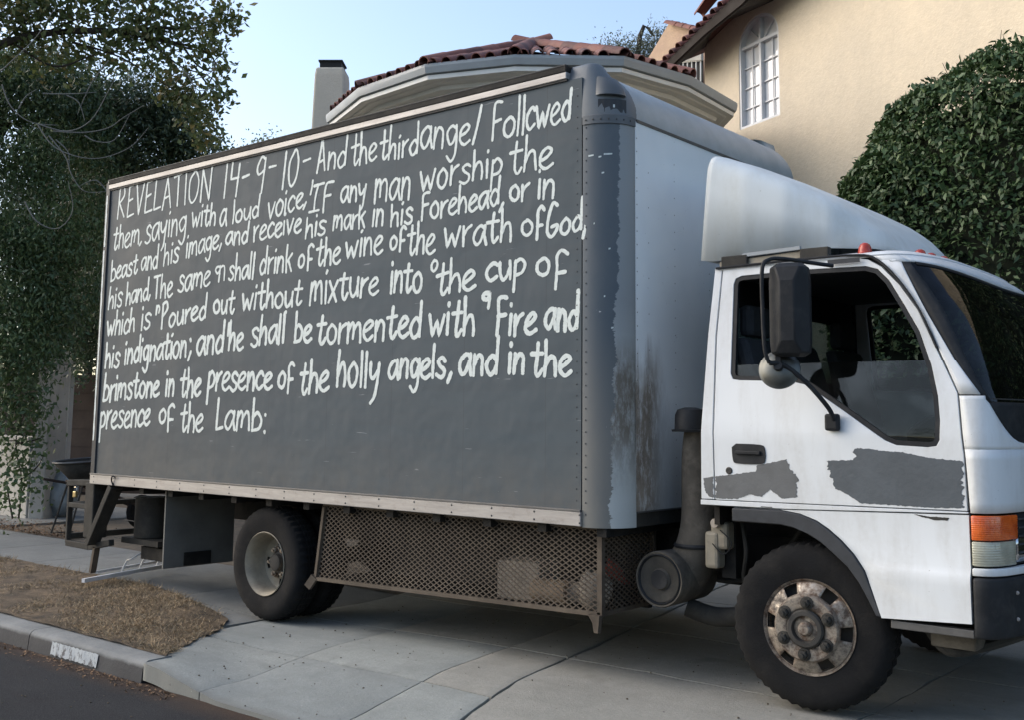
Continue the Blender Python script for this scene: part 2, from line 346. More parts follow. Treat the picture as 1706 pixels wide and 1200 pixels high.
        if bevel:
            md = o.modifiers.new('bevel', 'BEVEL'); md.width = bevel; md.segments = 2; md.limit_method = 'ANGLE'; md.angle_limit = R(40)
        return link(o, parent, mw)
def smoothpath(pts, k=5):
    P = [Vector(p) for p in pts]
    if len(P) < 3: return P
    out = []
    for i in range(len(P)-1):
        a, b, c, d = P[max(i-1, 0)], P[i], P[i+1], P[min(i+2, len(P)-1)]
        for j in range(k):
            t_ = j/k; out.append(.5*((2*b)+(c-a)*t_+(2*a-5*b+4*c-d)*t_*t_+(3*b-a-3*c+d)*t_**3))
    return out+[P[-1]]
def noise1(x, s=0): return math.sin(x*1.7+s)*.5+math.sin(x*4.3+s*2.1)*.3+math.sin(x*9.1+s*3.7)*.2

def quads(name, centers, dirs, norms, L, Wd, mat, parent=None, kind=None, fold=.0, base=False):
    """many leaf-sized rhombi in one mesh"""
    n = len(centers); d = dirs/np.linalg.norm(dirs, axis=1)[:, None]
    s_ = np.cross(d, norms); s_ /= (np.linalg.norm(s_, axis=1)[:, None]+1e-9); nn = np.cross(s_, d)
    L = np.broadcast_to(L, n)[:, None]; Wd = np.broadcast_to(Wd, n)[:, None]
    a = centers-d*L*.5 if not base else centers; b = a+d*L*.45+s_*Wd*.5+nn*L*fold; c = a+d*L; e = a+d*L*.45-s_*Wd*.5+nn*L*fold
    V = np.stack([a, b, c, e], 1).reshape(-1, 3).astype('f')
    me = bpy.data.meshes.new(name); me.vertices.add(4*n); me.vertices.foreach_set('co', V.ravel())
    me.loops.add(4*n); me.loops.foreach_set('vertex_index', np.arange(4*n, dtype='i'))
    me.polygons.add(n); me.polygons.foreach_set('loop_start', np.arange(0, 4*n, 4, dtype='i')); me.polygons.foreach_set('loop_total', np.full(n, 4, 'i'))
    me.update(calc_edges=True); me.materials.append(mat); o = bpy.data.objects.new(name, me)
    link(o, parent); 
    if kind: o['kind'] = kind
    return o
def rv(n): v = rng.normal(size=(n, 3)); return v/np.linalg.norm(v, axis=1)[:, None]

# ================================================================= ground
def sst(x): x = min(1, max(0, x)); return x*x*(3-2*x)
def gz(x, y):
    z = -.046*math.exp(-((x-2.2)/1.3)**2)*(1-sst((y-1)/1))*sst((y+1.05)/.8)
    if x > 2: z -= .088*sst((-.15-y)/1.05)*sst((x-min(2.9, max(2.0, 2.0-.85*(y+.065))))/.75)
    return z
def sheet(name, x0, x1, y0, y1, z, mat, nx=2, ny=2, fn=None):
    rows = [[(x0+(x1-x0)*j/(nx-1), y0+(y1-y0)*i/(ny-1), z) for j in range(nx)] for i in range(ny)]
    if fn: rows = [[(p[0], p[1], fn(p[0], p[1])) for p in r] for r in rows]
    return tag(MB().grid(rows).build(name, mat, smooth=60), kind='structure')
sheet('ground', -700, 700, -700, 700, -.22, M['ply'])
sheet('road', -120, 120, -9.5, -1.13, -.115, M['asphalt'])
sheet('yard', -40, 40, 1.5, 30, -.03, M['soil'], 60, 40, lambda x, y: -.035+.02*noise1(x*1.3, y))
_LL = [(-1.25, 2.96), (-1.1, 2.88), (-.636, 2.50), (-.30, 2.24), (-.065, 2.03), (.05, 1.72), (.16, 1.25), (.25, .85)]
def lawn_l(y):      # where the lawn meets the drive
    if y <= _LL[0][0]: return _LL[0][1]
    for (a, b_), (c, d) in zip(_LL, _LL[1:]):
        if y <= c: return b_+(d-b_)*(y-a)/(c-a)
    return _LL[-1][1]
def lawn_z(x, y):
    k = sst((x-(lawn_l(y)-.5))/.5); return .014*(1-k)+(gz(x, y)+.009)*k
rows = []
for i in range(40):
    y = -1.12+1.36*i/39; xr_ = lawn_l(y)+.03*noise1(y*9, 1)
    rows.append([(-30+(xr_+30)*(j/159)**.35, y, lawn_z(-30+(xr_+30)*(j/159)**.35, y)+.006*noise1(y*5+j*.31, j*.17)) for j in range(160)])
lawn = tag(MB().grid(rows).build('lawn', M['lawn'], smooth=60), kind='structure')
# slabs ------------------------------------------------------------
def wig(x, y, a): return a*(noise1(y*3+x*2, 1.3)), a*(noise1(x*3.3+y, 4.1))
def slab(name, c, mat, parent, a=.006, zf=gz, gap=.005, dz=0, nx=12, ny=8, th=.09):
    (x00, y00), (x10, y10), (x11, y11), (x01, y01) = c
    rows = []
    for i in range(ny+1):
        v = i/ny; r = []
        for j in range(nx+1):
            u = j/nx
            x = (1-v)*((1-u)*x00+u*x10)+v*((1-u)*x01+u*x11); y = (1-v)*((1-u)*y00+u*y10)+v*((1-u)*y01+u*y11)
            wx, wy = wig(x, y, a); x += wx; y += wy
            ex = gap*(1 if j == 0 else -1 if j == nx else 0); ey = gap*(1 if i == 0 else -1 if i == ny else 0)
            edge = j in (0, nx) or i in (0, ny)
            r.append((x+ex, y+ey, zf(x, y)+dz-(.004 if edge else 0)))
        rows.append(r)
    b = MB().grid(rows); W_ = nx+1; H_ = ny+1
    ring = [j for j in range(W_)]+[i*W_+nx for i in range(1, H_)]+[ny*W_+j for j in range(nx-1, -1, -1)]+[i*W_ for i in range(ny-1, 0, -1)]
    k = len(b.v); b.v += [(b.v[i][0], b.v[i][1], b.v[i][2]-th) for i in ring]; n = len(ring)
    b.f += [(ring[i], ring[(i+1) % n], k+(i+1) % n, k+i) for i in range(n)]
    return b.build(name, mat, parent, smooth=50)
drive = bpy.data.objects.new('driveway', None); link(drive, None, Matrix.Translation((5, 0, 0))); drive['kind'] = 'structure'
rowsY = [-1.27, -.47, .44, 1.46, 2.7, 3.9]
cols = [lambda y: (2.912 if y < -1.2 else lawn_l(y)-.16 if y < -.3 else 2.12), lambda y: 3.42-.17*(y+1.2), lambda y: 4.40-.17*(y+1.2), lambda y: 4.93-.22*(y+1.2),
        lambda y: 6.35, lambda y: 7.9, lambda y: 9.4, lambda y: 11.]
mi = [0, 1, 0, 2, 2, 0, 1, 2]
for ri_ in range(len(rowsY)-1):
    for ci in range(len(cols)-1):
        y0, y1 = rowsY[ri_], rowsY[ri_+1]
        if ci >= 3:
            if ri_ == 0: y1 = rowsY[2]
            elif ri_ == 1: continue
        f0, f1 = cols[ci], cols[ci+1]
        slab('slab', ((f0(y0), y0), (f1(y0), y0), (f1(y1), y1), (f0(y1), y1)), M['conc'][mi[(ci+ri_) % 8] if ci < 3 else 2], drive,
             a=.007 if ci != 3 else .02, gap=.005 if ci not in (2, 3) else .0075, dz=.002*((ci*7+ri_*3) % 3-1), nx=14, ny=14 if ci >= 3 and ri_ == 0 else 10)
slab('slab', ((.7, -.2), (2.115, -.465), (2.115, .195), (.7, .195)), M['conc'][3], drive, dz=-.004)
walk = bpy.data.objects.new('sidewalk', None); link(walk, None, Matrix.Translation((-3, .8, 0))); walk['kind'] = 'structure'
xs_ = [2.12, .95, -.3, -1.55, -2.8, -4.1, -5.4, -6.8, -8.2, -9.7, -11.3, -13, -15]
for a, b in zip(xs_[1:], xs_[:-1]):
    slab('slab', ((a, .2), (b, .2), (b, 1.46), (a, 1.46)), M['conc'][3], walk, dz=.003*math.sin(a*5), nx=6, ny=5)
path = bpy.data.objects.new('path', None); link(path, None, Matrix.Translation((-6, 3, 0))); path['kind'] = 'structure'
for a, b in ((-9.5, -8), (-8, -6.5), (-6.5, -5.1)):
    slab('slab', ((a, 1.62), (b, 1.62), (b, 4.2), (a, 4.2)), M['conc'][3], path, nx=6, ny=6, zf=lambda x, y: -.01)
# lip of gutter crumbs / kerb --------------------------------------
kerb = bpy.data.objects.new('kerb', None); link(kerb, None, Matrix.Translation((-2, -1.2, -.14))); kerb['kind'] = 'structure'
kx = [2.90, 1.6, -.1, -1.9, -3.8, -5.8, -8, -11, -15, -20]
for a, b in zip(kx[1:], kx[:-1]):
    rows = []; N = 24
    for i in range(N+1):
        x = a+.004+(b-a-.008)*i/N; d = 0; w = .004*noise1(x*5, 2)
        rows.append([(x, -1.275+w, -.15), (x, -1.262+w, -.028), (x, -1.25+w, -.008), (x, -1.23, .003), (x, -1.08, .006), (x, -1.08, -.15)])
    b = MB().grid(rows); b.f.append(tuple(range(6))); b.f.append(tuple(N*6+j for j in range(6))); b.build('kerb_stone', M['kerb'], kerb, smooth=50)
# white painted rectangle on the kerb face, brushed edges
_k = [(1.9, -1.26, -0.05), (2.438, -1.26, -0.041), (2.458, -1.26, -0.109), (1.894, -1.26, -0.123)]
xa, xb = _k[0][0], _k[1][0]
b = MB(); top = []; bot = []
for i in range(41):
    u = i/40; x = xa+(xb-xa)*u; top.append((x+.006*noise1(u*30, 2), -1.2685, -.024+.004*noise1(u*40, 1))); bot.append((x+.01*noise1(u*27, 3), -1.2775, -.098+.006*noise1(u*33, 5)))
b.grid([bot, top]).build('painted_patch', M['white_paint'], kerb, smooth=0)
b = MB(); top = []; bot = []
for i in range(41):
    u = i/40; x = xa-.02+(xb-xa)*.98*u; top.append((x+.006*noise1(u*30, 2), -1.14+.006*noise1(u*31, 8), .0075)); bot.append((x+.01*noise1(u*27, 3), -1.165, .0065))
# ================================================================= grass, litter
def scatter(n, x0, x1, y0, y1): return rng.uniform(x0, x1, n), rng.uniform(y0, y1, n)
n = 95000
x = 2.95-(rng.uniform(0, 1, n)**1.35)*9.5; y = rng.uniform(-1.10, .23, n)
ll = np.array([lawn_l(v) for v in y]); den = np.sin(x*2.1+y*3)*.5+np.sin(x*5.3-y*4.1)*.3+np.sin(x*11+y*9)*.25
ok = (x < ll+.02+.035*np.sin(y*37)+.02*np.sin(y*91)) & (y < .215+.02*np.sin(x*13)) & (rng.uniform(0, 1, n) < .44+.75*den); x, y = x[ok], y[ok]; n = len(x)
zz = np.array([lawn_z(a, c)-.004 for a, c in zip(x, y)])
d = rv(n); d[:, 2] = np.abs(d[:, 2])*.6+.08; patch = (np.sin(x*1.7+1)*np.sin(y*3.1+x)+1)/2
quads('dry_grass', np.stack([x, y, zz], 1), d, rv(n), rng.uniform(.02, .06, n)*(1+.4*(y > .12)), rng.uniform(.0018, .0042, n), M['grass'], None, 'stuff', base=True)
bpy.data.objects['dry_grass']['label'] = 'patchy dry straw coloured grass of the kerb strip'; bpy.data.objects['dry_grass']['category'] = 'grass'
n = 900; x = 3.3-rng.uniform(0, 1, n)**1.2*8; y = -1.29-np.abs(rng.normal(0, .06, n)); d = rv(n); d[:, 2] *= .5
quads('gutter_litter', np.stack([x, y, np.full(n, -.108)], 1), d, rv(n)*.3+np.array([0, 0, 1.]), rng.uniform(.010, .036, n), rng.uniform(.005, .018, n), M['litter'], None, 'stuff')
bpy.data.objects['gutter_litter']['label'] = 'brown dead leaves lying in the gutter along the kerb'; bpy.data.objects['gutter_litter']['category'] = 'leaf litter'
n = 3000; x = rng.uniform(-9, -3.2, n); y = 1.52+np.abs(rng.normal(0, .35, n)); d = rv(n); d[:, 2] *= .3
quads('leaf_litter', np.stack([x, y, np.full(n, -.008)], 1), d, rv(n)*.3+np.array([0, 0, 1.]), rng.uniform(.02, .06, n), rng.uniform(.01, .03, n), M['litter'], None, 'stuff')
bpy.data.objects['leaf_litter']['label'] = 'dead leaves scattered on the soil behind the sidewalk'; bpy.data.objects['leaf_litter']['category'] = 'leaf litter'
b = MB()
for i in range(420):
    x = random.uniform(2.4, 8); y = random.uniform(-1.15, 1.2) if random.random() < .8 else -1.2-random.random()*.8
    z = gz(x, y) if y > -1.27 else -.115
    if y > -1.27 and x < lawn_l(y)+.05: continue
    s_ = random.uniform(.0015, .005); b.box((x-s_, y-s_*.7, z-.001), (x+s_, y+s_*.7, z+s_), rz=random.random()*3)
tag(b.build('pebbles', M['soil'], smooth=0), 'small bits of grit lying on the driveway', 'grit', kind='stuff')

# ================================================================= tan house on the right
P0 = Vector((0.208, 9.884, 6.964)); DW = Vector((.909, -.417, 0)).normalized(); OW = Vector((-.417, -.909, 0)).normalized()
def wl(s, z, off=0.): p = P0+DW*s+OW*off; return Vector((p.x, p.y, z))
th = thing('stucco_house', wl(5, 0, -3), 'two storey tan stucco house with arched white window behind the hedge', 'house')
def wallprism(poly, o0, o1, name, mat, parent, **k):
    vs = [wl(s, z, o0) for s, z in poly]+[wl(s, z, o1) for s, z in poly]; n = len(poly)
    tri = tessellate_polygon([[Vector((s, z, 0)) for s, z in poly]])
    fs = [tuple(t) for t in tri]+[tuple(i+n for i in t[::-1]) for t in tri]+[(i, (i+1) % n, (i+1) % n+n, i+n) for i in range(n)]
    return MB().add(vs, fs).build(name, mat, parent, **k)
# arched opening
s0, s1, zb, zs, zt = .86, 1.78, 5.715, 6.96, 7.36
arch = [(s1-(s1-s0)/2+math.cos(a)*(s1-s0)/2, zs+math.sin(a)*(zt-zs)) for a in [math.pi*i/20 for i in range(21)]]
hole = [(s0, zb), (s1, zb)]+arch
outer = [(0, -.2), (13, -.2), (13, 9.0), (2.2, 7.72), (.28, 7.60), (0, 7.36)]
allp = [Vector((a, b_, 0)) for a, b_ in outer]; hp = [Vector((a, b_, 0)) for a, b_ in hole]
tri = tessellate_polygon([allp, hp]); q = outer+hole; n = len(q)
vs = [wl(a, b_, 0) for a, b_ in q]+[wl(a, b_, -.14) for a, b_ in hole]; nh = len(hole); no = len(outer)
fs = [tuple(t) for t in tri]+[(no+i, no+(i+1) % nh, n+(i+1) % nh, n+i) for i in range(nh)]
hw = MB().add(vs, fs).build('wall', M['stucco_tan'], th, smooth=0)
MB().add([wl(0, -.2), wl(0, 7.4), wl(0, 7.4, -7), wl(0, -.2, -7)], [(0, 1, 2, 3)]).build('wall', M['stucco_tan'], th, smooth=0)
win = MB()
def wbar(b, a, c, w, o0, o1, flip=False):
    (sa, za), (sb, zb_) = a, c; d = Vector((sb-sa, zb_-za)).normalized(); nx, nz = -d.y*w/2, d.x*w/2
    q = [(sa-nx, za-nz), (sa+nx, za+nz), (sb+nx, zb_+nz), (sb-nx, zb_-nz)]
    vs = [wl(s, z, o0) for s, z in q]+[wl(s, z, o1) for s, z in q]
    b.add(vs, [(0, 1, 2, 3), (4, 7, 6, 5), (0, 4, 5, 1), (1, 5, 6, 2), (2, 6, 7, 3), (3, 7, 4, 0)])
hh = hole+[hole[0]]
for i in range(len(hh)-1): wbar(win, hh[i], hh[i+1], .075, -.10, -.01-.0007*(i % 3))
sm = (s0+s1)/2
wbar(win, (sm, zb), (sm, zt-.02), .045, -.095, -.03); wbar(win, (s0, zs), (s1, zs), .045, -.096, -.028)
wf = win.build('window', M['win_white'], th, smooth=0)
mu = MB()
for sc_ in ((s0+sm)/2, (s1+sm)/2): wbar(mu, (sc_, zb), (sc_, zs), .018, -.088, -.072)
for k in range(1, 4): zz_ = zb+(zs-zb)*k/4; wbar(mu, (s0, zz_), (s1, zz_), .018, -.089, -.071)
for a in (R(48), R(132)): wbar(mu, (sm, zs), (sm+math.cos(a)*.44, zs+math.sin(a)*.38), .018, -.09, -.07)
mu.build('window_muntins', M['win_white'], wf, smooth=0)
for (a, b_, c, d) in ((s0, sm, zb, zs), (sm, s1, zb, zs)): wallprism([(a, c), (b_, c), (b_, d), (a, d)], -.10, -.105, 'pane', M['house_glass'], wf, smooth=0)
wallprism([(s0, zs), (s1, zs)]+arch, -.1, -.106, 'pane', M['house_glass'], wf, smooth=0)
# eave: fascia board, soffit
ft = [Vector(q) for q in [(-0.337, 9.474, 6.968), (0.536, 9.073, 7.222), (1.277, 8.734, 7.428), (2.189, 8.315, 7.697), (3.549, 7.692, 8.072)]]; fb = [Vector(q) for q in [(-0.154, 9.39, 6.878), (0.701, 8.998, 7.115), (1.488, 8.637, 7.264), (2.352, 8.24, 7.514), (3.656, 7.642, 7.938)]]
wlp = [Vector(q) for q in [(-0.593, 10.23, 7.203), (0.23, 9.852, 7.285), (0.507, 9.725, 7.528), (1.722, 9.168, 7.454), (3.213, 8.484, 7.593)]]
bk = Vector(DW)*0-OW*.03
vs = ft+fb+[v+bk for v in ft]+[v+bk for v in fb]; n = 5; fs = []
for i in range(4): fs += [(i, i+1, n+i+1, n+i), (2*n+i, 3*n+i, 3*n+i+1, 2*n+i+1), (i, 2*n+i, 2*n+i+1, i+1), (n+i, n+i+1, 3*n+i+1, 3*n+i)]
fs += [(0, n, 3*n, 2*n)]
MB().add(vs, fs).build('fascia', M['fascia'], th, smooth=0)
MB().grid([[v+bk*1.1 for v in fb], wlp]).build('soffit', M['soffit'], th, smooth=0, solid=.02)
# upper roof plane behind the fascia
MB().grid([[v+Vector((0, 0, -.015)) for v in ft], [v-OW*5+Vector((0, 0, 2.5)) for v in ft]]).build('roof', M['tile'][1], th, smooth=0, solid=.04)
# barrel tiles
def tilemesh(L_, r0, r1, mat):
    b = MB(); rows = []
    for (x, r_) in ((0, r0), (L_, r1)):
        rows.append([(x, r_*math.cos(a), r_*math.sin(a)) for a in [math.pi*k/8 for k in range(9)]])
    b.grid(rows); rows2 = [[(p_[0], p_[1]*.86, p_[2]*.86) for p_ in r] for r in rows]; k = len(b.v); b.grid(rows2)
    b.f = [f if f[0] < k else f[::-1] for f in b.f]
    for i in range(8): b.f.append((i, k+i, k+i+1, i+1)); b.f.append((9+i, 9+i+1, k+9+i+1, k+9+i))
    me = bpy.data.meshes.new('tile'); me.from_pydata(b.v, [], b.f); me.materials.append(mat); me.shade_smooth(); me.set_sharp_from_angle(angle=R(40)); return me
TM = [tilemesh(.40, .070, .086, m) for m in M['tile']]; TR = [tilemesh(.42, .092, .112, m) for m in M['tile']]
def put_tile(mesh, p, d, up, parent):
    d = Vector(d).normalized(); up = Vector(up); s_ = up.cross(d).normalized(); u = d.cross(s_)
    m = Matrix(((d.x, s_.x, u.x), (d.y, s_.y, u.y), (d.z, s_.z, u.z))).to_4x4(); m.translation = p
    o = bpy.data.objects.new('roof_tile', mesh); link(o, parent, m); return o
tl = [sum(((ft[i+1]-ft[i]).length for i in range(k)), 0) for k in range(5)]
for i in range(17):
    d_ = i*.185; k = max(j for j in range(4) if tl[j] <= d_); a = ft[k].lerp(ft[k+1], (d_-tl[k])/(tl[k+1]-tl[k]))
    put_tile(TM[(i*2) % 3], a+OW*.05+Vector((0, 0, .0)), -OW+Vector((0, 0, .45)), (0, 0, 1), th)
for u_, v_ in ((1160, 24), (1180, 12)):
    pass
c_ = Vector((-0.177, 10.391, 8.043)); put_tile(TR[0], c_, DW+Vector((0, 0, .45)), (0, 0, 1), th); put_tile(TR[2], c_+DW*.33+Vector((0, 0, .16)), DW+Vector((0, 0, .45)), (0, 0, 1), th)
# rear gable wing and barred opening
gq = [Vector(q) for q in [(-2.702, 12.539, 8.184), (-1.786, 12.119, 8.831), (-1.107, 11.808, 8.474), (-0.727, 11.634, 8.334), (-0.75, 11.644, 7.086), (-2.706, 12.541, 7.676)]]
tri = tessellate_polygon([[Vector(((v-P0).dot(DW), v.z, 0)) for v in gq]]); vs = gq+[v-OW*2 for v in gq]; n = 6
MB().add(vs, [tuple(t) for t in tri]+[(i, (i+1) % n, (i+1) % n+n, i+n) for i in range(n)]).build('wall', M['stucco_pink'], th, smooth=0)
for i in range(4):
    p_ = gq[1].lerp(gq[2], i/3.2); put_tile(TM[0], p_+OW*.06+Vector((0, 0, -.03)), (gq[2]-gq[1]), (0, 0, 1), th)
bq = [Vector(q) for q in [(-1.277, 11.556, 7.788), (-0.569, 11.231, 7.594), (-0.579, 11.235, 7.06), (-1.284, 11.559, 7.277)]]
MB().add(bq, [(0, 1, 2, 3)]).build('barred_opening', M['interior'], th, smooth=0, solid=.02)
wq = [Vector(q) for q in [(-1.229, 11.478, 8.024), (-0.523, 11.155, 7.821), (-0.528, 11.157, 7.565), (-1.232, 11.48, 7.769)]]
MB().add(wq, [(0, 1, 2, 3)]).build('lintel', M['stucco_white'], th, smooth=0, solid=.05)
gb = MB()
for k in range(7):
    u = k/6; a = bq[0].lerp(bq[1], u)+OW*.06; c_ = bq[3].lerp(bq[2], u)+OW*.06; gb.tube([a, c_], .012, 6)
gb.beam(bq[0]+OW*.06, bq[1]+OW*.06, .03, .04); gb.build('grille', M['moulding'], th)

# ================================================================= round bay house with chimney
bh = thing('bay_house', (-1, 7, 0), 'low cream house with faceted bay, grey gutter and red clay tile roof behind the truck', 'house')
EV = [Vector(q) for q in [(-3.48, 5.357, 5.6), (-2.154, 4.783, 5.6), (-0.788, 4.648, 5.6), (0.302, 5.056, 5.6)]]+[Vector((1.30, 5.90, 5.6)), Vector((1.55, 7.05, 5.6)), Vector((1.46, 8.45, 5.6)), Vector((.4, 9.6, 5.6)), Vector((-2.2, 9.8, 5.6)), Vector((-3.9, 8.2, 5.6))]
ctr = Vector((-0.851, 6.818, 6.71)); NE = len(EV)
def ring(off, z): 
    out = []
    for v in EV:
        d = Vector((v.x-ctr.x, v.y-ctr.y, 0)); d = d*(1+off/d.length); out.append(Vector((ctr.x+d.x, ctr.y+d.y, z)))
    return out
def loft(name, prof, mat, parent, **k):
    rows = [ring(o, z) for o, z in prof]; rows = [r+[r[0]] for r in rows]
    return MB().grid(rows).build(name, mat, parent, smooth=20, **k)
loft('wall', [(-.42, -.1), (-.42, 5.62)], M['stucco_cream'], bh)
loft('eave_moulding', [(-.43, 5.50), (-.25, 5.53), (-.23, 5.58), (-.12, 5.585), (-.10, 5.60), (0, 5.60), (.0, 5.655), (-.03, 5.66), (-.03, 5.69)], M['moulding'], bh)
loft('gutter', [(-.02, 5.665), (.035, 5.672), (.055, 5.75), (.05, 5.79), (.03, 5.79), (-.02, 5.70)], M['gutter'], bh)
apex = Vector((ctr.x, ctr.y, ctr.z-.12)); er = ring(-.02, 5.72)
MB().add(er+[apex], [(i, (i+1) % NE, NE) for i in range(NE)]).build('roof', M['tile'][1], bh, smooth=0)
cnt = 0
for i in range(6):
    A, B_ = ring(.05, 5.765)[i], ring(.05, 5.765)[(i+1) % NE]; e = (B_-A); w_ = e.length; e.normalize(); mid = (A+B_)/2
    inn = (apex-A)-e*(apex-A).dot(e); sl_ = inn.length; inn.normalize(); nrm = e.cross(inn)
    if nrm.z < 0: nrm = -nrm
    ta = (apex-A).dot(e)
    if i == 5: continue
    for c_ in range(int(w_/.195)):
        s_ = .10+c_*.195
        for r_ in range(12):
            t_ = .34*r_
            lo = ta*(t_+.2)/sl_; hi = w_-(w_-ta)*(t_+.2)/sl_
            if s_ < lo or s_ > hi or cnt > 262: continue
            cnt += 1; put_tile(TM[(c_*7+r_*5+i) % 3], A+e*(s_+random.uniform(-.008, .008))+inn*t_+nrm*(.018+.012*random.random()), inn*1.-nrm*.03, nrm, bh)
for i in range(1, 6):
    A = ring(.07, 5.80)[i]; d = (apex+Vector((0, 0, .10))-A); Lh = d.length; d.normalize(); k = int(Lh/.36)
    for j in range(k+1): put_tile(TR[(i+j) % 3], A+d*(j*.36)+Vector((0, 0, -.005)), d-Vector((0, 0, .03)), (0, 0, 1), bh)
cp = Vector((-4.34, 6.125, 6.83))
b = MB(); w0, w1 = .29, .255; zt_ = cp.z
vs = [Vector((cp.x+sx*w*.9, cp.y+sy*w*.9, z)) for z, w in ((0, .31), (zt_-1.2, w0), (zt_-.12, .262), (zt_, .245)) for sx, sy in ((-1, -1), (1, -1), (1, 1), (-1, 1))]
vs = [cp+Matrix.Rotation(R(38), 3, 'Z') @ (v-cp) if True else v for v in vs]
fs = [(4*k+i, 4*k+(i+1) % 4, 4*k+4+(i+1) % 4, 4*k+4+i) for k in range(3) for i in range(4)]+[(12, 13, 14, 15)]
b.add(vs, fs); ch = b.build('chimney', M['stucco_cream'], bh, smooth=0, bevel=.03)
b = MB(); b.box((cp.x-.17, cp.y-.17, zt_-.01), (cp.x+.17, cp.y+.17, zt_+.10), rz=R(38)); b.box((cp.x-.19, cp.y-.19, zt_+.10), (cp.x+.19, cp.y+.19, zt_+.125), rz=R(38)); b.build('chimney_cap', M['chimcap'], ch, smooth=0)

# ================================================================= gate pillar, low wall, fence
gp = [(-5.432, 2.192, 0.0), (-4.951, 2.109, 0.0)]
pl = thing('gate_pillar', (-5.5, 2.25, 0), 'weathered white stucco gate pillar beside the truck\'s tail', 'pillar')
_pp = [(-5.771, 2.345, -0.032), (-5.612, 2.477, -0.03), (-5.508, 2.55, 0.05), (-5.328, 2.417, 1.851), (-5.506, 2.27, 1.848)]
a, b_, c_ = Vector(_pp[0]), Vector(_pp[1]), Vector(_pp[2])
dirb = Vector((-.55, .83, 0))
vs = []
for z in (-.1, 2.05):
    k = 0.0 if z < 1 else .12
    for p_ in (a+Vector((.15, .06, 0))*k*1.2, b_+Vector((.1, .1, 0))*k, b_+dirb*.5, a+dirb*.5): vs.append((p_.x, p_.y, z))
MB().add(vs, [(0, 1, 5, 4), (1, 2, 6, 5), (2, 3, 7, 6), (3, 0, 4, 7), (4, 5, 6, 7)]).build('post_body', M['stucco_white'], pl, smooth=0, bevel=.02)
vs = [Vector(v) for v in vs[4:]]; mc = sum(vs, Vector())/4
q = [mc+(v-mc)*1.12 for v in vs]; MB().add([Vector((v.x, v.y, 2.052)) for v in q]+[Vector((v.x, v.y, 2.13)) for v in q], [(0, 1, 5, 4), (1, 2, 6, 5), (2, 3, 7, 6), (3, 0, 4, 7), (4, 5, 6, 7), (3, 2, 1, 0)]).build('cap', M['stucco_white'], pl, smooth=0)
_p2 = [(-6.685, 3.167, -0.094), (-6.592, 3.244, -0.093)]
p2 = Vector(_p2[0]); gp2 = tag(MB().box((p2.x, p2.y, -.1), (p2.x+.17, p2.y+.12, 2.35), rz=R(35)).build('fence_post', M['stucco_white'], None, smooth=0, bevel=.01), 'tall thin grey post just behind the white gate pillar', 'post')
lw = thing('garden_wall', (-8, 2.3, 0), 'low cream garden wall overgrown by a leafy vine', 'wall')
la, lb = Vector((a.x-.02, a.y+.1, 0)), Vector((-14, .9+a.y-.3, 0))
MB().beam(la+Vector((0, 0, .45)), lb+Vector((0, 0, .45)), .22, 1.1).build('wall_body', M['stucco_white'], lw, smooth=0, bevel=.01)
MB().beam(la+Vector((0, 0, 1.035)), lb+Vector((0, 0, 1.035)), .28, .06).build('coping', M['stucco_white'], lw, smooth=0, bevel=.01)
fe = thing('wooden_fence', (-9.5, 5.5, 0), 'dark brown horizontal board fence in the shade behind the gate pillar', 'fence')
fa, fbv = Vector((-13.5, 3.6, 0)), Vector((-4.2, 7.6, 0))
for k in range(13):
    z = .10+k*.158; MB().beam(fa+Vector((0, 0, z)), fbv+Vector((.0, 0, z+.004*math.sin(k*3))), .025+.01*(k%2), .163).build('board', M['wood'], fe, smooth=0)
for k in range(6):
    p_ = fa.lerp(fbv, k/5)+Vector((.03, .08, 0)); MB().box((p_.x-.05, p_.y-.05, -.1), (p_.x+.05, p_.y+.05, 2.3)).build('post', M['wood'], fe, smooth=0)

# ================================================================= box truck
TK = thing('box_truck', (3.6, 1.2, 0), 'white cab box truck with slate grey cargo box covered in hand painted white lettering', 'truck')
L, RC, WD, H0, H1, HS = 4.99, .2, 2.394, .792, 3.355, 3.02
sp = MB().box((.05, 0, .875), (4.975, .02, 3.262)).build('side_panel', M['slate'], TK, smooth=0)
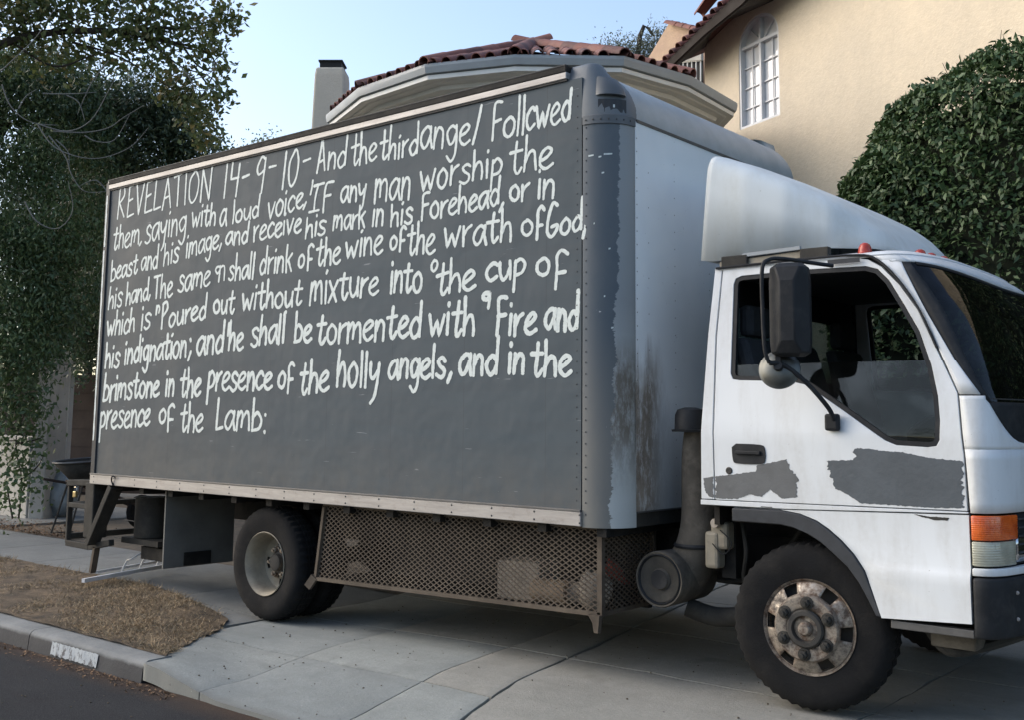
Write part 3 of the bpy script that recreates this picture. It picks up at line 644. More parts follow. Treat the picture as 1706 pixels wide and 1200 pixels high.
# hand lettering ------------------------------------------------------
S_, L_ = 1, 0
GL = {
'a': (.82, [(S_, [(.72, .88), (.48, 1.0), (.15, .72), (.06, .32), (.26, .02), (.5, .18), (.7, .62)]), (L_, [(.74, 1.0), (.72, .45), (.84, 0)])]),
'b': (.8, [(L_, [(.12, 1.8), (.1, .02)]), (S_, [(.12, .75), (.42, .98), (.74, .62), (.6, .12), (.1, .02)])]),
'c': (.72, [(S_, [(.7, .84), (.48, 1), (.15, .7), (.08, .3), (.34, .01), (.7, .2)])]),
'd': (.8, [(S_, [(.68, .72), (.42, .95), (.08, .48), (.26, .02), (.52, .1), (.68, .4)]), (L_, [(.74, 1.8), (.7, .8), (.68, .08)])]),
'e': (.76, [(S_, [(.12, .44), (.44, .58), (.68, .84), (.46, 1.0), (.14, .72), (.08, .25), (.36, .0), (.74, .18)])]),
'f': (.6, [(S_, [(.62, 1.62), (.44, 1.8), (.26, 1.5), (.25, .9), (.24, -.1)]), (L_, [(.25, .68), (.56, .74)])]),
'F': (.72, [(S_, [(.66, 1.72), (.36, 1.76), (.15, 1.6), (.14, .9), (.1, 0)]), (L_, [(.14, .92), (.6, 1.0)])]),
'g': (.8, [(S_, [(.7, .82), (.42, 1.0), (.1, .66), (.28, .12), (.5, .2), (.68, .55)]), (S_, [(.72, 1), (.72, .3), (.66, -.42), (.4, -.72), (.12, -.46)])]),
'h': (.78, [(L_, [(.13, 1.8), (.12, .9), (.08, 0)]), (S_, [(.1, .42), (.34, .9), (.58, .88), (.66, .4), (.66, 0)])]),
'i': (.28, [(L_, [(.15, 1.0), (.12, 0)]), (L_, [(.15, 1.40), (.19, 1.50)])]),
'k': (.74, [(L_, [(.12, 1.8), (.1, .9), (.14, 0)]), (L_, [(.66, 1.25), (.14, .62)]), (L_, [(.3, .8), (.7, .08)])]),
'l': (.28, [(L_, [(.16, 1.8), (.14, .9), (.12, 0)])]),
'm': (1.15, [(L_, [(.15, 1.0), (.08, 0)]), (S_, [(.12, .6), (.36, 1.0), (.52, .84), (.48, .2)]), (S_, [(.5, .62), (.8, 1.0), (1.0, .8), (1.02, .0)])]),
'n': (.78, [(L_, [(.14, 1.02), (.1, 0)]), (S_, [(.12, .5), (.38, .98), (.62, .86), (.66, .4), (.66, 0)])]),
'o': (.8, [(S_, [(.42, 1.0), (.12, .72), (.1, .26), (.36, .0), (.64, .2), (.72, .68), (.48, .99), (.36, .97)])]),
'p': (.78, [(L_, [(.16, 1.0), (.1, -.75)]), (S_, [(.16, .85), (.44, 1.05), (.72, .72), (.56, .25), (.14, .12)])]),
'r': (.62, [(L_, [(.12, 1.0), (.12, 0)]), (S_, [(.13, .5), (.32, .86), (.6, 1.02)])]),
's': (.72, [(S_, [(.68, .86), (.46, 1.02), (.18, .86), (.3, .6), (.6, .38), (.6, .1), (.32, -.02), (.06, .12)])]),
't': (.72, [(S_, [(.42, 1.62), (.36, .9), (.32, .25), (.46, .0), (.7, .28)]), (L_, [(.04, 1.06), (.7, 1.12)])]),
'u': (.78, [(S_, [(.1, 1.0), (.1, .4), (.28, .02), (.54, .2), (.66, .6)]), (L_, [(.7, 1.02), (.7, .5), (.72, .02)])]),
'v': (.74, [(L_, [(.06, 1.0), (.34, 0), (.7, 1.0)])]),
'w': (1.1, [(L_, [(.05, 1.0), (.27, .0), (.52, .72), (.76, .0), (1.04, 1.0)])]),
'x': (.76, [(L_, [(.08, 1), (.68, 0)]), (L_, [(.7, 1), (.06, 0)])]),
'y': (.76, [(S_, [(.08, 1.0), (.16, .5), (.36, .36), (.62, .7)]), (S_, [(.72, 1.0), (.62, .3), (.5, -.4), (.24, -.68)])]),
'A': (.85, [(L_, [(.4, 1.78), (.06, 0)]), (L_, [(.4, 1.78), (.76, .04)]), (L_, [(.2, .62), (.62, .7)])]),
'R': (.85, [(L_, [(.16, 1.7), (.1, 0)]), (S_, [(.14, 1.68), (.5, 1.72), (.62, 1.3), (.2, .88)]), (L_, [(.22, .9), (.74, .06)])]),
'E': (.72, [(L_, [(.64, 1.78), (.14, 1.68), (.1, .0), (.68, .1)]), (L_, [(.14, .92), (.52, 1.02)])]),
'V': (.8, [(L_, [(.06, 1.75), (.38, 0), (.72, 1.75)])]),
'L': (.7, [(L_, [(.14, 1.76), (.12, .04), (.66, .16)])]),
'T': (.85, [(L_, [(.04, 1.62), (.82, 1.76)]), (L_, [(.42, 1.68), (.42, 0)])]),
'I': (.34, [(L_, [(.17, 1.76), (.15, 0)])]),
'O': (.9, [(S_, [(.48, 1.76), (.12, 1.3), (.1, .4), (.38, .02), (.7, .4), (.78, 1.2), (.56, 1.74), (.42, 1.72)])]),
'N': (.95, [(L_, [(.1, 0), (.16, 1.74), (.72, .04), (.86, 1.78)])]),
'P': (.8, [(L_, [(.18, 1.7), (.12, 0)]), (S_, [(.1, 1.66), (.5, 1.76), (.68, 1.3), (.2, .85)])]),
'G': (.98, [(S_, [(.78, 1.66), (.5, 1.8), (.14, 1.2), (.12, .4), (.42, 0), (.8, .3), (.84, .7), (.44, .62)])]),
'1': (.3, [(L_, [(.2, 1.78), (.1, 0)])]),
'4': (.74, [(L_, [(.2, 1.78), (.12, .9), (.62, 1.0)]), (L_, [(.62, 1.66), (.5, 0)])]),
'9': (.76, [(S_, [(.66, 1.66), (.4, 1.76), (.12, 1.3), (.22, .95), (.62, 1.2)]), (L_, [(.68, 1.7), (.6, 1.0), (.5, 0)])]),
'0': (.82, [(S_, [(.48, 1.78), (.12, 1.2), (.1, .4), (.34, .02), (.62, .4), (.72, 1.2), (.54, 1.74), (.42, 1.74)])]),
}
WORDS = [(0, 'REVELATION', 0.158, 3.007, 1.505, 3.006, 0.144, 0.135, 1.9), (0, '14', 1.647, 3.001, 1.859, 2.981, 0.14, 0.137, 1.9), (0, '9', 2.037, 2.986, 2.158, 2.974, 0.146, 0.144, 1.9), (0, '10', 2.346, 2.972, 2.541, 2.981, 0.142, 0.136, 1.9), (0, 'And', 2.721, 3.04, 3.032, 3.042, 0.118, 0.109, 1.95), (0, 'the', 3.074, 3.031, 3.324, 3.033, 0.12, 0.112, 2.0), (0, 'third', 3.352, 3.026, 3.705, 3.014, 0.103, 0.096, 2.2), (0, 'ange', 3.717, 3.044, 4.147, 3.013, 0.137, 0.126, 1.8), (0, 'Foll', 4.315, 3.013, 4.574, 3.01, 0.118, 0.116, 2.0), (0, 'cwed', 4.576, 3.021, 4.904, 3.033, 0.137, 0.112, 1.6), (1, 'them', 0.122, 2.738, 0.526, 2.756, 0.128, 0.12, 1.6), (1, 'saying', 0.606, 2.752, 1.187, 2.787, 0.146, 0.122, 1.5), (1, 'with', 1.254, 2.822, 1.575, 2.794, 0.111, 0.104, 1.6), (1, 'a', 1.624, 2.788, 1.709, 2.781, 0.125, 0.124, 1.6), (1, 'loud', 1.779, 2.787, 2.101, 2.796, 0.089, 0.086, 1.95), (1, 'voice', 2.197, 2.768, 2.594, 2.807, 0.116, 0.106, 1.7), (1, 'any', 2.981, 2.797, 3.23, 2.784, 0.109, 0.1, 1.7), (1, 'man', 3.307, 2.763, 3.647, 2.741, 0.144, 0.137, 1.7), (1, 'worship', 3.724, 2.774, 4.405, 2.788, 0.125, 0.102, 1.65), (1, 'the', 4.453, 2.783, 4.779, 2.783, 0.124, 0.115, 1.72), (2, 'beast', 0.115, 2.481, 0.522, 2.513, 0.103, 0.097, 1.7), (2, 'and', 0.573, 2.533, 0.815, 2.525, 0.104, 0.103, 1.9), (2, 'his', 0.889, 2.546, 1.108, 2.561, 0.102, 0.108, 1.7), (2, 'image', 1.195, 2.58, 1.624, 2.622, 0.111, 0.1, 1.6), (2, 'and', 1.707, 2.627, 1.985, 2.625, 0.093, 0.09, 1.75), (2, 'receive', 2.038, 2.621, 2.583, 2.644, 0.107, 0.096, 1.6), (2, 'his', 2.624, 2.59, 2.84, 2.602, 0.095, 0.093, 1.5), (2, 'mark', 2.909, 2.619, 3.229, 2.602, 0.098, 0.09, 1.65), (2, 'in', 3.296, 2.599, 3.407, 2.597, 0.105, 0.101, 1.6), (2, 'his', 3.464, 2.585, 3.67, 2.585, 0.088, 0.096, 1.6), (2, 'Forehead', 3.74, 2.585, 4.384, 2.61, 0.1, 0.097, 1.75), (2, 'or', 4.459, 2.626, 4.602, 2.599, 0.08, 0.102, 1.7), (2, 'in', 4.661, 2.608, 4.792, 2.61, 0.108, 0.103, 1.5), (3, 'his', 0.101, 2.246, 0.316, 2.264, 0.103, 0.112, 1.75), (3, 'hand', 0.368, 2.264, 0.7, 2.29, 0.101, 0.095, 1.85), (3, 'The', 0.771, 2.297, 1.044, 2.29, 0.117, 0.114, 1.6), (3, 'same', 1.113, 2.317, 1.535, 2.338, 0.121, 0.11, 1.7), (3, 'shall', 1.758, 2.361, 2.073, 2.357, 0.098, 0.092, 2.05), (3, 'drink', 2.127, 2.38, 2.495, 2.368, 0.111, 0.105, 1.8), (3, 'o', 2.557, 2.394, 2.634, 2.388, 0.089, 0.088, 1.8), (3, 'f', 2.63, 2.382, 2.713, 2.375, 0.094, 0.094, 1.8), (3, 'the', 2.748, 2.381, 3.0, 2.387, 0.109, 0.107, 1.75), (3, 'wine', 3.042, 2.419, 3.405, 2.407, 0.103, 0.117, 1.6), (3, 'o', 3.465, 2.436, 3.534, 2.431, 0.087, 0.086, 1.8), (3, 'f', 3.536, 2.421, 3.601, 2.415, 0.081, 0.08, 1.85), (3, 'the', 3.621, 2.374, 3.868, 2.375, 0.124, 0.118, 1.65), (3, 'wrath', 3.94, 2.401, 4.486, 2.381, 0.117, 0.114, 1.7), (3, 'o', 4.549, 2.414, 4.638, 2.406, 0.092, 0.091, 1.8), (3, 'f', 4.635, 2.388, 4.711, 2.38, 0.099, 0.098, 1.8), (3, 'God', 4.729, 2.373, 4.983, 2.402, 0.09, 0.083, 2.15), (4, 'which', 0.101, 2.02, 0.529, 2.039, 0.121, 0.11, 1.7), (4, 'is', 0.609, 2.048, 0.756, 2.064, 0.121, 0.116, 1.5), (4, 'Poured', 0.899, 2.043, 1.504, 2.093, 0.107, 0.099, 1.95), (4, 'out', 1.588, 2.13, 1.852, 2.115, 0.092, 0.1, 1.8), (4, 'without', 1.937, 2.131, 2.612, 2.125, 0.116, 0.1, 1.85), (4, 'mixture', 2.69, 2.123, 3.377, 2.158, 0.158, 0.105, 1.4), (4, 'into', 3.476, 2.15, 3.763, 2.138, 0.13, 0.124, 1.5), (4, 'the', 3.881, 2.115, 4.204, 2.131, 0.112, 0.112, 1.85), (4, 'cup', 4.278, 2.16, 4.588, 2.171, 0.106, 0.098, 1.8), (4, 'o', 4.657, 2.168, 4.762, 2.161, 0.095, 0.095, 1.8), (4, 'f', 4.757, 2.096, 4.873, 2.088, 0.117, 0.116, 1.75), (5, 'his', 0.1, 1.748, 0.328, 1.752, 0.123, 0.12, 1.7), (5, 'indignation', 0.396, 1.774, 1.271, 1.817, 0.124, 0.121, 1.8), (5, 'and', 1.4, 1.827, 1.741, 1.832, 0.132, 0.128, 1.85), (5, 'he', 1.799, 1.847, 1.974, 1.847, 0.124, 0.118, 1.75), (5, 'shall', 2.062, 1.864, 2.442, 1.877, 0.13, 0.121, 1.65), (5, 'be', 2.543, 1.869, 2.729, 1.878, 0.12, 0.114, 1.75), (5, 'tormented', 2.777, 1.852, 3.766, 1.861, 0.122, 0.13, 1.7), (5, 'with', 3.827, 1.87, 4.206, 1.852, 0.128, 0.121, 1.85), (5, 'Fire', 4.366, 1.842, 4.667, 1.844, 0.121, 0.113, 1.9), (5, 'and', 4.725, 1.861, 4.957, 1.85, 0.113, 0.107, 2.0), (6, 'brimstone', 0.101, 1.471, 0.923, 1.513, 0.13, 0.114, 1.75), (6, 'in', 1.007, 1.515, 1.131, 1.518, 0.122, 0.121, 1.5), (6, 'the', 1.207, 1.498, 1.476, 1.509, 0.127, 0.122, 1.75), (6, 'presence', 1.554, 1.553, 2.322, 1.547, 0.129, 0.117, 1.8), (6, 'o', 2.385, 1.553, 2.474, 1.553, 0.108, 0.108, 1.8), (6, 'f', 2.462, 1.535, 2.552, 1.535, 0.112, 0.11, 1.75), (6, 'the', 2.613, 1.514, 2.922, 1.529, 0.134, 0.127, 1.7), (6, 'holly', 2.991, 1.56, 3.401, 1.554, 0.159, 0.149, 1.5), (6, 'angels', 3.479, 1.606, 3.973, 1.607, 0.118, 0.116, 1.75), (6, 'and', 4.079, 1.618, 4.386, 1.62, 0.123, 0.115, 1.9), (6, 'in', 4.459, 1.618, 4.585, 1.62, 0.115, 0.11, 1.45), (6, 'the', 4.623, 1.602, 4.912, 1.604, 0.119, 0.11, 1.75), (7, 'presence', 0.07, 1.246, 0.819, 1.282, 0.134, 0.119, 1.8), (7, 'o', 0.939, 1.305, 1.039, 1.307, 0.103, 0.103, 1.8), (7, 'f', 1.023, 1.259, 1.135, 1.26, 0.108, 0.108, 1.75), (7, 'the', 1.228, 1.239, 1.528, 1.246, 0.127, 0.12, 1.75), (7, 'Lamb', 1.673, 1.254, 2.226, 1.264, 0.135, 0.125, 1.75)]
FREE = [(0, [(1.885, 3.12), (1.964, 3.131)]), (0, [(2.197, 3.152), (2.275, 3.154)]), (0, [(2.579, 3.139), (2.654, 3.148)]), (0, [(4.232, 3.237), (4.202, 3.12), (4.166, 3.01)]), (1, [(0.558, 2.771), (0.533, 2.744)]), (1, [(2.623, 2.844), (2.596, 2.798)]), (1, [(2.688, 2.987), (2.683, 2.947), (2.668, 2.892)]), (1, [(2.702, 2.946), (2.807, 2.954)]), (1, [(2.749, 2.951), (2.72, 2.86), (2.711, 2.768)]), (1, [(2.658, 2.768), (2.762, 2.772)]), (1, [(2.907, 2.951), (2.843, 2.949), (2.821, 2.903), (2.813, 2.829), (2.807, 2.75)]), (1, [(2.817, 2.859), (2.882, 2.863)]), (2, [(1.656, 2.649), (1.632, 2.596)]), (2, [(4.412, 2.618), (4.384, 2.57)]), (3, [(0.726, 2.322), (0.707, 2.283)]), (3, [(1.656, 2.474), (1.617, 2.474), (1.599, 2.451), (1.626, 2.425), (1.655, 2.45)]), (3, [(1.658, 2.477), (1.651, 2.423), (1.644, 2.363)]), (3, [(1.659, 2.463), (1.689, 2.478), (1.711, 2.459), (1.71, 2.368)]), (3, [(4.994, 2.413), (4.994, 2.389), (4.986, 2.354)]), (4, [(0.834, 2.229), (0.827, 2.164)]), (4, [(0.836, 2.211), (0.856, 2.231), (0.872, 2.208), (0.864, 2.175)]), (4, [(3.864, 2.328), (3.842, 2.305), (3.842, 2.274), (3.862, 2.26), (3.886, 2.285), (3.887, 2.315), (3.864, 2.328)]), (5, [(1.312, 1.944), (1.317, 1.934)]), (5, [(1.324, 1.851), (1.294, 1.784)]), (5, [(1.795, 2.044), (1.786, 1.955)]), (5, [(2.444, 2.09), (2.446, 2.086)]), (5, [(4.314, 2.093), (4.276, 2.094), (4.264, 2.07), (4.293, 2.057), (4.312, 2.078)]), (5, [(4.314, 2.097), (4.313, 2.051), (4.306, 2.006)]), (6, [(4.018, 1.628), (3.992, 1.574)]), (7, [(2.259, 1.374), (2.262, 1.367)]), (7, [(2.256, 1.256), (2.259, 1.249)])]
LW = [.0185, .0188, .0190, .0205, .0225, .0255, .0265, .0245]
class Ink:
    def __init__(s): s.b = MB(); s.k = 0
    def stroke(s, pts, w):
        s.k += 1; y = -.0008-.00012*(s.k % 9); P = [Vector((q[0], 0, q[1])) for q in pts]
        # resample
        out = []
        for i in range(len(P)-1):
            m = max(1, int((P[i+1]-P[i]).length/.012)); out += [P[i].lerp(P[i+1], j/m) for j in range(m)]
        P = out+[P[-1]]; n = len(P); ph = random.random()*9; l_, r_ = [], []
        ww = w*random.uniform(.9, 1.1)
        for i, q in enumerate(P):
            d = (P[min(i+1, n-1)]-P[max(i-1, 0)]).normalized() if n > 1 else Vector((1, 0, 0)); nx, nz = -d.z, d.x
            h = ww/2*(1+.17*noise1(i*.35, ph)+.10*(1-i/n)-.06); e = .0012*noise1(i*1.9, ph+2)
            yy = y-.0005*i/n; l_.append((q.x+nx*(h+e), yy, q.z+nz*(h+e))); r_.append((q.x-nx*(h-e), yy-.00006, q.z-nz*(h-e)))
        d0, d1 = (P[0]-P[min(1, n-1)]).normalized() if n > 1 else Vector((-1, 0, 0)), (P[-1]-P[-2]).normalized() if n > 1 else Vector((1, 0, 0))
        s.b.grid([l_, r_])
        for q, d in ((P[0], d0), (P[-1], d1)):
            base = math.atan2(d.z, d.x); h = ww/2*random.uniform(.85, 1.05); y = y-.00003 if q is P[0] else y-.00056; pts_ = [(q.x, y, q.z)]
            for k in range(7):
                a = base-math.pi/2+math.pi*k/6; rr = h*(1+.12*random.uniform(-1, 1)*(k not in (0, 6))); pts_.append((q.x+rr*math.cos(a), y, q.z+rr*math.sin(a)))
            s.b.add(pts_, [tuple(range(8))])
for ln, text, x0, z0, x1, z1, h0, h1, asc in WORDS:
    tw = sum(GL[c][0] for c in text)+.06*(len(text)-1); cur = 0; ink = Ink(); ink.k = ln*3
    for ci, c in enumerate(text):
        w, sts = GL[c]; jit = random.uniform(-.012, .012); sl = .07+random.uniform(-.04, .04)
        for sm_, pts in sts:
            q = []
            for (px_, py) in pts:
                px_ += random.uniform(-.03, .03); py += random.uniform(-.03, .03)*(1 if .05 < py < 1.5 else .5)
                py2 = py if py <= 1 else 1+(py-1)*(asc-1)/.8
                if c in 'itx' and py > 1 and c == 'i': py2 = py
                u = (cur+px_)/tw; hh_ = h0+(h1-h0)*u; x = x0+(x1-x0)*u+sl*(py2-.5)*hh_*.5; z = z0+(z1-z0)*u+py2*hh_+jit*.5
                q.append((x, z))
            if sm_: q = [(v.x, v.z) for v in smoothpath([(a, 0, b_) for a, b_ in q], 6)]
            ink.stroke(q, LW[ln])
        cur += w+.06
    ink.b.build('painted_word', M['letter'], sp, smooth=0, norm=False)
for ln, pts in FREE:
    q = [(v.x, v.z) for v in smoothpath([(a, 0, b_) for a, b_ in pts], 5)] if len(pts) > 2 else pts
    ink = Ink(); ink.k = ln+4; ink.stroke(q, LW[ln]*(.8 if ln in (3, 4) and len(pts) > 3 else 1)); ink.b.build('painted_mark', M['letter'], sp, smooth=0, norm=False)
# rivets
def rivets(pts, ax, r, name, parent, mat):
    b = MB()
    for p_ in pts:
        x, y, z = p_; rr = [(r*math.cos(a), r*math.sin(a)) for a in [math.pi*k/3 for k in range(6)]]
        d = r*.5
        if ax == 'y': b.add([(x+u, y, z+v) for u, v in rr]+[(x, y-d, z)], [(k, (k+1) % 6, 6) for k in range(6)])
        else: b.add([(x, y+u, z+v) for u, v in rr]+[(x+d, y, z)], [(k, (k+1) % 6, 6) for k in range(6)])
    o = b.build(name, mat, parent, smooth=0); o['kind'] = 'stuff'; return o
M['rivet'] = simple('rivet_dark', (.045, .05, .055), .5, .2); M['rivet_soft'] = simple('rivet_slate', (.07, .083, .095), .5); M['rivet_w'] = simple('rivet_pale', (.2, .2, .2), .5, .2)
rivets([(4.945, -.001, .93+.062*k) for k in range(37)], 'y', .005, 'rivets', sp, M['rivet'])
rivets([(.15+.61*i-.02, -.001, .95+.15*k) for i in range(1, 8) for k in range(16)], 'y', .0028, 'rivets', sp, M['rivet_soft'])
# rails
rb = MB().box((-.012, -.016, .797), (4.982, .03, .872)).build('bottom_rail', M['alu'], TK, smooth=0, bevel=.004)
MB().box((-.012, -.020, .872), (4.982, .03, .884)).build('rail_lip', M['alu_dark'], rb, smooth=0, bevel=.002)
rivets([(.05+.308*k, -.017, z) for k in range(17) for z in (.815, .857)], 'y', .0065, 'rivets', rb, M['rivet'])
tr = MB().box((.03, -.016, 3.272), (4.876, .03, 3.312)).build('top_rail', M['alu'], TK, smooth=0, bevel=.004)
MB().box((.03, -.010, 3.26), (4.876, .03, 3.272)).build('rail_gap', M['black'], tr, smooth=0)
MB().box((.03, -.020, 3.312), (4.876, .05, 3.347)).build('roof_edge', M['blackframe'], tr, smooth=0, bevel=.004)
MB().box((.03, -.022, 3.347), (4.876, .06, 3.353)).build('roof_edge_trim', M['trim'], tr, smooth=0)
po = MB().box((-.015, -.014, .80), (.05, .03, 3.33)).build('rear_post', M['trim'], TK, smooth=0, bevel=.006)
MB().box((-.022, -.004, 3.26), (.065, .04, 3.362)).build('corner_casting', M['alu'], po, smooth=0, bevel=.02)
b = MB()
for i, (z0_, z1_, xo) in enumerate(((1.15, 1.75, .0), (1.70, 2.35, .004), (2.32, 2.75, .002), (2.78, 3.22, .006))):
    rows = [[(xo-.002+.003*noise1(k*.9, i), -.0155, z0_+(z1_-z0_)*k/16) for k in range(17)], [(xo+.018+.004*noise1(k*.8, i+5), -.0157, z0_+(z1_-z0_)*k/16) for k in range(17)]]; b.grid(rows)
b.build('paint_streak', M['letter'], po, smooth=0)
# body box behind the skins
cb = MB().box((.0, .021, .80), (4.78, WD-.012, 3.30)).build('cargo_body', M['front_wall'], TK, smooth=0)
MB().box((-.03, .05, .86), (-.005, WD-.05, 3.28)).build('rear_door', M['slate'], TK, smooth=0)
MB().box((.02, .05, 3.336), (4.80, WD-.06, 3.35)).build('cargo_roof', M['alu'], TK, smooth=0)
# corner column
cc = MB(); rows = []
angs = [k*90/14 for k in range(15)]
for z in [H0+.0+(HS-H0)*k/12 for k in range(13)]:
    r = [(4.984, -.002, z)]+[(L+RC*math.sin(R(a)), RC-(RC+.002)*math.cos(R(a)), z) for a in angs]+[(L+RC, RC+.006, z)]; rows.append(r)
cc.grid(rows).build('corner_post', M['slate_corner'], TK, smooth=60)
ccp = bpy.data.objects['corner_post']
rivets([(5.006, -.003, .86+.062*k) for k in range(35)], 'y', .005, 'rivets', ccp, M['rivet'])
rivets([(L+RC+.001, RC+.022, .9+.075*k) for k in range(28)], 'x', .0045, 'rivets', ccp, M['rivet_w'])
b = MB()
for (x0_, z0_, w_) in ((5.02, 2.80, .03), (5.075, 2.79, .014), (5.10, 2.805, .035), (5.09, 2.70, .012), (5.12, 2.28, .008), (5.10, 2.02, .006), (5.05, 2.42, .006), (5.13, 1.85, .009)):
    for k in range(1):
        a0_ = math.asin(min(1, (x0_-L)/RC)); a1_ = math.asin(min(1, (x0_+w_-L)/RC)); r0_ = RC+.0035
        b.add([(L+r0_*math.sin(a), RC-r0_*math.cos(a), z) for z, a in ((z0_, a0_), (z0_+.004, a1_), (z0_+.012, a1_), (z0_+.010, a0_))], [(0, 1, 2, 3)])
b.build('paint_chips', M['letter'], ccp, smooth=0, norm=False)
# front wall and its base rail
fw = MB().box((L+.05, RC+.004, .872), (L+RC, WD-RC, HS)).build('front_panel', M['front_wall'], TK, smooth=0)
MB().box((L+.05, RC+.004, H0), (L+RC-.003, WD-RC, .866)).build('front_sill', M['dusty'], fw, smooth=0)
MB().box((L+.05, RC+.01, .866), (L+RC+.006, WD-RC, .874)).build('sill_trim', M['alu_dark'], fw, smooth=0)
rivets([(L+RC+.001, .34+.0*k, .95+.2*k) for k in range(10)]+[(L+RC+.001, y, .95+.1*k) for y in (.62, 1.02, 1.42) for k in range(20)], 'x', .004, 'rivets', fw, M['rivet_w'])
# nose cap
plan = [((4.86, 0), 0), ((4.93, 0), 0), ((4.985, 0), 0)]+[((L+RC*math.sin(R(a)), RC-RC*math.cos(R(a))), a) for a in (8, 18, 30, 42, 54, 66, 78, 90)]
N_ = 26; plan += [((L+RC, RC+(WD-2*RC)*k/N_), 90) for k in range(1, N_+1)]
plan += [((L+RC*math.cos(R(a)), WD-RC+RC*math.sin(R(a))), 90+a) for a in (12, 24, 36, 48, 60, 72, 84, 90)]+[((4.93, WD), 180), ((4.86, WD), 180)]
rows = []
for k in range(15):
    psi = R(90*k/14); r = []
    for (x, y), th_ in plan:
        s_ = abs(math.sin(R(th_))); a_ = .055+(.36-.055)*s_**(1.5 if th_ <= 90 else .22); ins = a_*(1-math.cos(psi)); nx, ny = math.sin(R(th_)), -math.cos(R(th_))
        r.append((x-nx*ins, y-ny*ins, HS+.01+(H1-HS-.01)*math.sin(psi)**(.85+.15*s_)))
    rows.append(r)
b = MB().grid(rows); top = rows[-1]
ncap = b.build('nose_cap', M['slate_cap'], TK, smooth=50)
MB().box((4.80, .06, H1-.012), (4.86, WD-.06, H1-.001)).build('cap_top', M['slate_cap'], ncap, smooth=0)
rows = []
for dz_, off in ((-.035, 0), (-.035, .009), (.012, .009), (.018, 0)):
    r = []
    for (x, y), th_ in plan[2:]:
        if th_ <= 90 and y <= RC+.01 or False: nx, ny = math.sin(R(th_)), -math.cos(R(th_)); r.append((x+nx*off, y+ny*off, HS+dz_))
    rows.append(r)
M['flange'] = simple('flange_slate', (.085, .095, .105), .5, 0, .15, 9)
MB().grid(rows).build('corner_flange', M['flange'], ncap, smooth=40)
rivets([(L+(RC+.009)*math.sin(R(a)), RC-(RC+.012)*math.cos(R(a)), HS-.012) for a in (5, 17, 29, 41, 53, 65, 77)], 'y', .006, 'rivets', ncap, M['rivet'])
MB().box((L+RC-.004, RC+.02, HS-.004), (L+RC+.006, WD-RC, HS+.012)).build('cap_seam', M['alu_dark'], ncap, smooth=0)
# moulded hood over the corner marker lamp socket
rows = []
for j, (t0, of) in enumerate(((0, .0), (.0, .030), (.35, .034), (1, .004))):
    r = []
    for a in (20, 28, 38, 48, 58, 68, 76):
        env = math.sin(math.pi*(a-20)/56)**.5; psi = .20+.26*t0; z = HS+(H1-HS)*math.sin(psi*math.pi/2)**.9+.012; s_ = math.sin(R(a)); ins = (.055+.305*s_**1.5)*(1-math.cos(psi*math.pi/2))
        rr = RC-ins+of*env; r.append((L+rr*math.sin(R(a))-(ins*0), RC-rr*math.cos(R(a)), z))
    rows.append(r)
MB().grid(rows).build('lamp_hood', M['flange'], ncap, smooth=40)
rows = []
for z_, of in ((HS+.03, .0025), (HS+.105, .001)):
    rows.append([(L+(RC-.004+of)*math.sin(R(a)), RC-(RC-.004+of)*math.cos(R(a)), z_) for a in (24, 34, 44, 54, 64, 72)])
MB().grid(rows).build('lamp_socket', M['trim'], ncap, smooth=0)
MB().grid([[(L+(RC+.001)*math.sin(R(a)), RC-(RC+.001)*math.cos(R(a)), z) for a in (48, 51)] for z in (HS+.055, HS+.072)]).build('paint_chip', M['letter'], ncap, smooth=0)

# ------------------------------------------------------------ chassis
for y in (.78, 1.56):
    MB().box((.12, y, .52), (6.9, y+.07, .74)).build('chassis_rail', M['blackframe'], TK, smooth=0)
b = MB()
for k in range(13): b.box((.25+.4*k, .04, .745), (.31+.4*k, WD-.04, .792))
cm = b.build('floor_beams', M['blackframe'], TK, smooth=0)
MB().tube([(2.217, .2, .34), (2.217, 2.2, .34)], .06, 12).build('rear_axle', M['blackframe'], TK)
ra = bpy.data.objects['rear_axle']; MB().lathe([(0, -.2), (.1, -.19), (.17, -.08), (.18, .05), (.12, .18), (0, .2)], 24, (2.217, 1.2, .35)).build('differential', M['blackframe'], ra)
MB().tube([(6.147, .3, .33), (6.147, 2.1, .33)], .05, 10).build('front_axle', M['blackframe'], TK)
MB().tube([(2.4, 1.2, .42), (5.2, 1.2, .6)], .05, 12).build('drive_shaft', M['blackframe'], TK)
for y in (.86, 1.5): MB().beam((1.5, y, .5), (3.0, y, .5), .06, .09).build('leaf_spring', M['blackframe'], TK, smooth=0)
MB().box((5.3, .8, .45), (6.6, 1.7, 1.0)).build('engine', M['blackframe'], TK, smooth=0, bevel=.05)
MB().box((3.0, 1.75, .38), (4.6, 2.3, .76)).build('fuel_tank', M['blackframe'], TK, smooth=0, bevel=.05)
MB().box((2.9, .62, .30), (5.0, .66, .79)).build('inner_skirt', M['blackframe'], TK, smooth=0)
